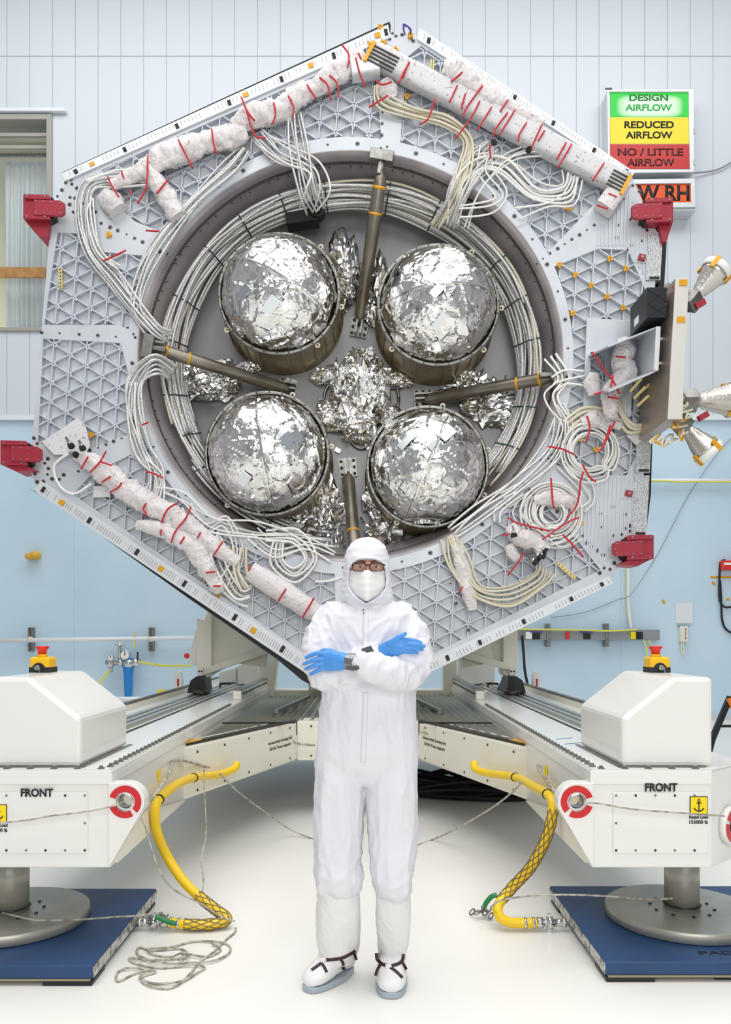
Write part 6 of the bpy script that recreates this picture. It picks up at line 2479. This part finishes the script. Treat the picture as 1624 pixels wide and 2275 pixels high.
for s2 in (-1, 1):
    mb = MB()
    mb.tube(pxpath([(815 + s2 * 40, 1272, 3.13), (815 + s2 * 43, 1274, 3.16), (815 + s2 * 46, 1272, 3.19)], 4), .002, 6)
    mb.tube(pxpath([(815 + s2 * 40, 1298, 3.135), (815 + s2 * 44, 1290, 3.16), (815 + s2 * 46, 1276, 3.19)], 4), .002, 6)
    mb.build('ear_loop', M['mask'], o)

# --- glasses
gl_ = MB()
GD = 3.066
for cx_ in (798.5, 836.5):
    lens = [(cx_ + 15.5 * math.copysign(abs(math.cos(a)) ** .55, math.cos(a)), 1260 + 8.6 * math.copysign(abs(math.sin(a)) ** .6, math.sin(a))) for a in [2 * PI * i / 32 for i in range(32)]]
    loop = [at(x, y, GD + .00018 * (x - 816) ** 2 * .12) for x, y in lens]
    gl_.tube(loop + loop[:1], .0016, 6)
    top = [at(x, y, GD - .001 + .00018 * (x - 816) ** 2 * .12) for x, y in lens if y < 1256]
    top.sort(key=lambda p: p.x)
    gl_.tube(top, .0029, 6)
gl_.tube([at(813.5, 1257, GD), at(817.5, 1254.5, GD - .003), at(821.5, 1257, GD)], .0024, 6)
for s2, x in ((-1, 783), (1, 852)):
    gl_.tube([at(x, 1256, GD + .03), at(x + s2 * 3, 1255, GD + .035), at(x + s2 * 4, 1258, 3.16), at(x + s2 * 4, 1262, 3.2)], .0028, 6)
glasses = gl_.build('glasses', M['letter_black'], person, label='black-framed glasses')
for cx_ in (798.5, 836.5):
    lens = [at(cx_ + 15 * math.copysign(abs(math.cos(a)) ** .55, math.cos(a)), 1260 + 8.2 * math.copysign(abs(math.sin(a)) ** .6, math.sin(a)), GD + .00018 * (cx_ - 816) ** 2 * .12) for a in [2 * PI * i / 32 for i in range(32)]]
    MB().extr(lens, (0, .0012, 0)).build('lens', M['lens'], glasses)


# --- gloves
def glove(label, palm, fingers, thumb, wrist):
    mb = MB()
    limb(mb, wrist, 14)
    P = [(at(x, y, D), rw, rt) for x, y, D, rw, rt in palm]
    rings = []
    for i, (p, rw, rt) in enumerate(P):
        a, b = P[max(0, i - 1)][0], P[min(len(P) - 1, i + 1)][0]
        t = (b - a).normalized()
        s = Vector((-t.z, 0, t.x)).normalized()
        f = t.cross(s)
        rings.append([p + s * math.cos(2 * PI * k / 20) * rw + f * math.sin(2 * PI * k / 20) * rt for k in range(20)])
    mb.rings(rings)
    for fg in fingers + [thumb]:
        limb(mb, fg, 12)
    me = remesh(mb, .0024, 3)
    displaced(me, lambda co, n: n * (.0008 * noise.noise(co * 60) + .0006 * (1 - 2 * abs(noise.noise(co * 95)))))
    return mesh_obj(me, 'glove', M['nitrile'], person, label)


HD = 3.008
glove('blue nitrile glove lying on the upper arm, back of the hand showing',
      [(771, 1469, HD - .012, .030, .024), (758, 1469, HD - .012, .036, .022), (740, 1468, HD - .006, .040, .019), (724, 1467, HD + .004, .039, .015), (714, 1468, HD + .010, .034, .012)],
      [[(722, 1453, HD, .0092), (706, 1450, HD - .002, .0088), (692, 1455, HD + .002, .0080), (680, 1461, HD + .012, .0066)],
       [(718, 1463, HD, .0094), (700, 1465, HD - .004, .0088), (687, 1470, HD + .000, .0080), (676, 1475, HD + .012, .0066)],
       [(718, 1474, HD, .0092), (702, 1477.5, HD - .003, .0086), (690, 1482, HD + .002, .0078), (679, 1486.5, HD + .014, .0064)],
       [(722, 1482, HD + .002, .0088), (709, 1488, HD, .0080), (699, 1493.5, HD + .002, .0072), (690, 1498.5, HD + .010, .0060)]],
      [(752, 1455, HD + .006, .012), (735, 1447, HD + .020, .0108), (720, 1446, HD + .034, .0095), (708, 1450, HD + .042, .008)],
      [(776, 1470, HD - .012, .030), (768, 1470, HD - .012, .031)])
HD = 3.022
glove('blue nitrile glove pointing right with raised thumb over the folded sleeve',
      [(848, 1447, HD + .03, .026, .022), (862, 1443, HD + .018, .032, .020), (878, 1438, HD + .004, .034, .017), (890, 1436, HD - .002, .031, .014), (898, 1435, HD, .026, .012)],
      [[(890, 1423, HD, .0090), (908, 1421, HD - .006, .0086), (922, 1423.5, HD - .004, .0078), (935, 1428, HD + .004, .0064)],
       [(892, 1431, HD - .002, .0092), (912, 1430.5, HD - .010, .0086), (928, 1432.5, HD - .008, .0078), (942, 1435.5, HD + .002, .0064)],
       [(892, 1440, HD - .002, .0088), (911, 1440, HD - .006, .0082), (926, 1441, HD - .004, .0074), (938, 1443, HD + .004, .0062)],
       [(890, 1447, HD, .0082), (905, 1448.5, HD - .002, .0074), (917, 1449.5, HD, .0068), (927, 1450.5, HD + .006, .0058)]],
      [(866, 1430, HD + .002, .0125), (880, 1420, HD - .008, .0105), (891, 1413.5, HD - .012, .0095), (900, 1408, HD - .012, .0080)],
      [(838, 1450, HD + .04, .026), (850, 1447, HD + .03, .026)])
# taped cuffs
mb = MB()
limb(mb, [(771, 1470, 2.995, .031), (784, 1471, 2.988, .035), (797, 1473, 2.982, .037)], 24)
me = remesh(mb, .004, 2)
displaced(me, lambda co, n: n * .0022 * noise.noise(co * 70))
mesh_obj(me, 'taped_cuff', M['duct_tape'], person, 'grey taped cuff of the front sleeve')
mb = MB()
limb(mb, [(810, 1463, 3.05, .036), (822, 1456, 3.05, .040), (836, 1450, 3.06, .031)], 24)
me = remesh(mb, .004, 2)
displaced(me, lambda co, n: n * .002 * noise.noise(co * 70))
mesh_obj(me, 'taped_cuff', M['fabric'], person)
mb = MB()
mb.prism([(802, 1442), (824, 1434), (831, 1447), (810, 1453)], 2.998, 3.004)
mb.build('tape_tab', M['dark_tape'], person, .001)
mb = MB()
mb.prism([(769, 1479), (796, 1479), (799, 1485), (792, 1490), (768, 1487)], 2.932, 2.938)
mb.build('tape_tab', M['dark_tape'], person, .001)


# --- boot covers
def boot(label, leg, heel, toe, width):
    mb = MB()
    erings(mb, leg, 28, 2.2)
    H, T = Vector(heel), Vector(toe)
    ax = (T - H)
    L = ax.length
    ax.normalize()
    sd_ = Vector((-ax.y, ax.x, 0))
    rings = []
    for t, w, h in ((0, .55, .075), (.06, .78, .11), (.2, .88, .15), (.34, .90, .165), (.48, .94, .135), (.62, 1.0, .105), (.78, 1.0, .085), (.9, .86, .07), (.97, .62, .058), (1.0, .3, .045)):
        c = H + ax * L * t
        row = []
        for k in range(24):
            a = 2 * PI * k / 24
            ca, sa = math.cos(a), math.sin(a)
            row.append(c + sd_ * math.copysign(abs(ca) ** .8, ca) * width * w + Vector((0, 0, .022 + (h - .022) / 2 + math.copysign(abs(sa) ** .8, sa) * (h - .022) / 2)))
        rings.append(row)
    mb.rings(rings)
    me = remesh(mb, .006, 6)
    displaced(me, lambda co, n: n * ((.0045 * noise.noise(Vector((co.x * 26, co.y * 26, co.z * 10))) + .0035 * (1 - 2 * abs(noise.noise(Vector((co.x * 22, co.y * 22, co.z * 26 + co.x * 30)))))) * (1.0 if co.z > .09 else .45)))
    bo = mesh_obj(me, 'boot_cover', M['fabric_boot'], person, label)
    mb = MB()
    loop = []
    for k in range(40):
        a = 2 * PI * k / 40
        t = .5 - .5 * math.cos(a)
        wv = width * (1.04 if .3 < t < .85 else (.92 + .12 * min(1, t / .3)) if t <= .3 else 1.0)
        s = math.sin(a)
        p = H + ax * (L * (.5 - .52 * math.cos(a))) + sd_ * math.copysign(abs(s) ** .6, s) * wv * (.95 if t < .3 else 1.02)
        loop.append(Vector((p.x, p.y, .001)))
    mb.extr(loop, (0, 0, .023))
    mb.build('sole', M['sole'], bo, .004)
    return bo, me


b1, m1 = boot('white boot cover turned to the left of the picture', [(752, 1955, 42, .08, 3.19), (751, 1985, 46, .085, 3.195), (752, 2030, 48, .088, 3.21), (752, 2080, 48, .085, 3.225), (752, 2112, 43, .078, 3.23), (752, 2135, 34, .065, 3.23)],
              (-.065, 3.315, 0), (-.228, 3.105, 0), .054)
b2, m2 = boot('white boot cover pointing at the camera', [(872, 1955, 36, .07, 3.185), (873, 1990, 38, .078, 3.19), (874, 2040, 37.5, .078, 3.205), (873, 2090, 34, .07, 3.22), (870, 2125, 28, .062, 3.225), (868, 2145, 27, .06, 3.22)],
              (.112, 3.315, 0), (.097, 3.05, 0), .060)
for bo, me, strips in ((b1, m1, [[(718, 2133), (742, 2132), (762, 2128), (782, 2118), (790, 2112)], [(712, 2137), (720, 2148), (726, 2160)], [(716, 2138), (702, 2148), (692, 2155)], [(756, 2131), (762, 2140), (764, 2155)], [(786, 2116), (790, 2126), (792, 2133)]]),
                       (b2, m2, [[(836, 2118), (838, 2132), (850, 2142), (864, 2146), (880, 2143), (893, 2135), (897, 2120)], [(846, 2142), (838, 2155), (834, 2168)], [(866, 2148), (880, 2158), (894, 2172)], [(894, 2138), (900, 2148), (903, 2154)]])):
    bv = BVHTree.FromPolygons([tuple(v.co) for v in me.vertices], [tuple(p.vertices) for p in me.polygons])
    for i, s_ in enumerate(strips):
        ribbon(bv, s_, 3.4 if i == 0 else 3.0, .003, .003).build('strap', M['strap'], bo)
    x, y = strips[0][0] if bo is b1 else (863, 2146)
    mb = MB()
    c = hit(bv, x, y, .008)
    mb.obox(c, (.011, 0, .004), (0, .003, 0), (-.003, 0, .008))
    mb.build('buckle', M['gauge_white'], bo, .002)
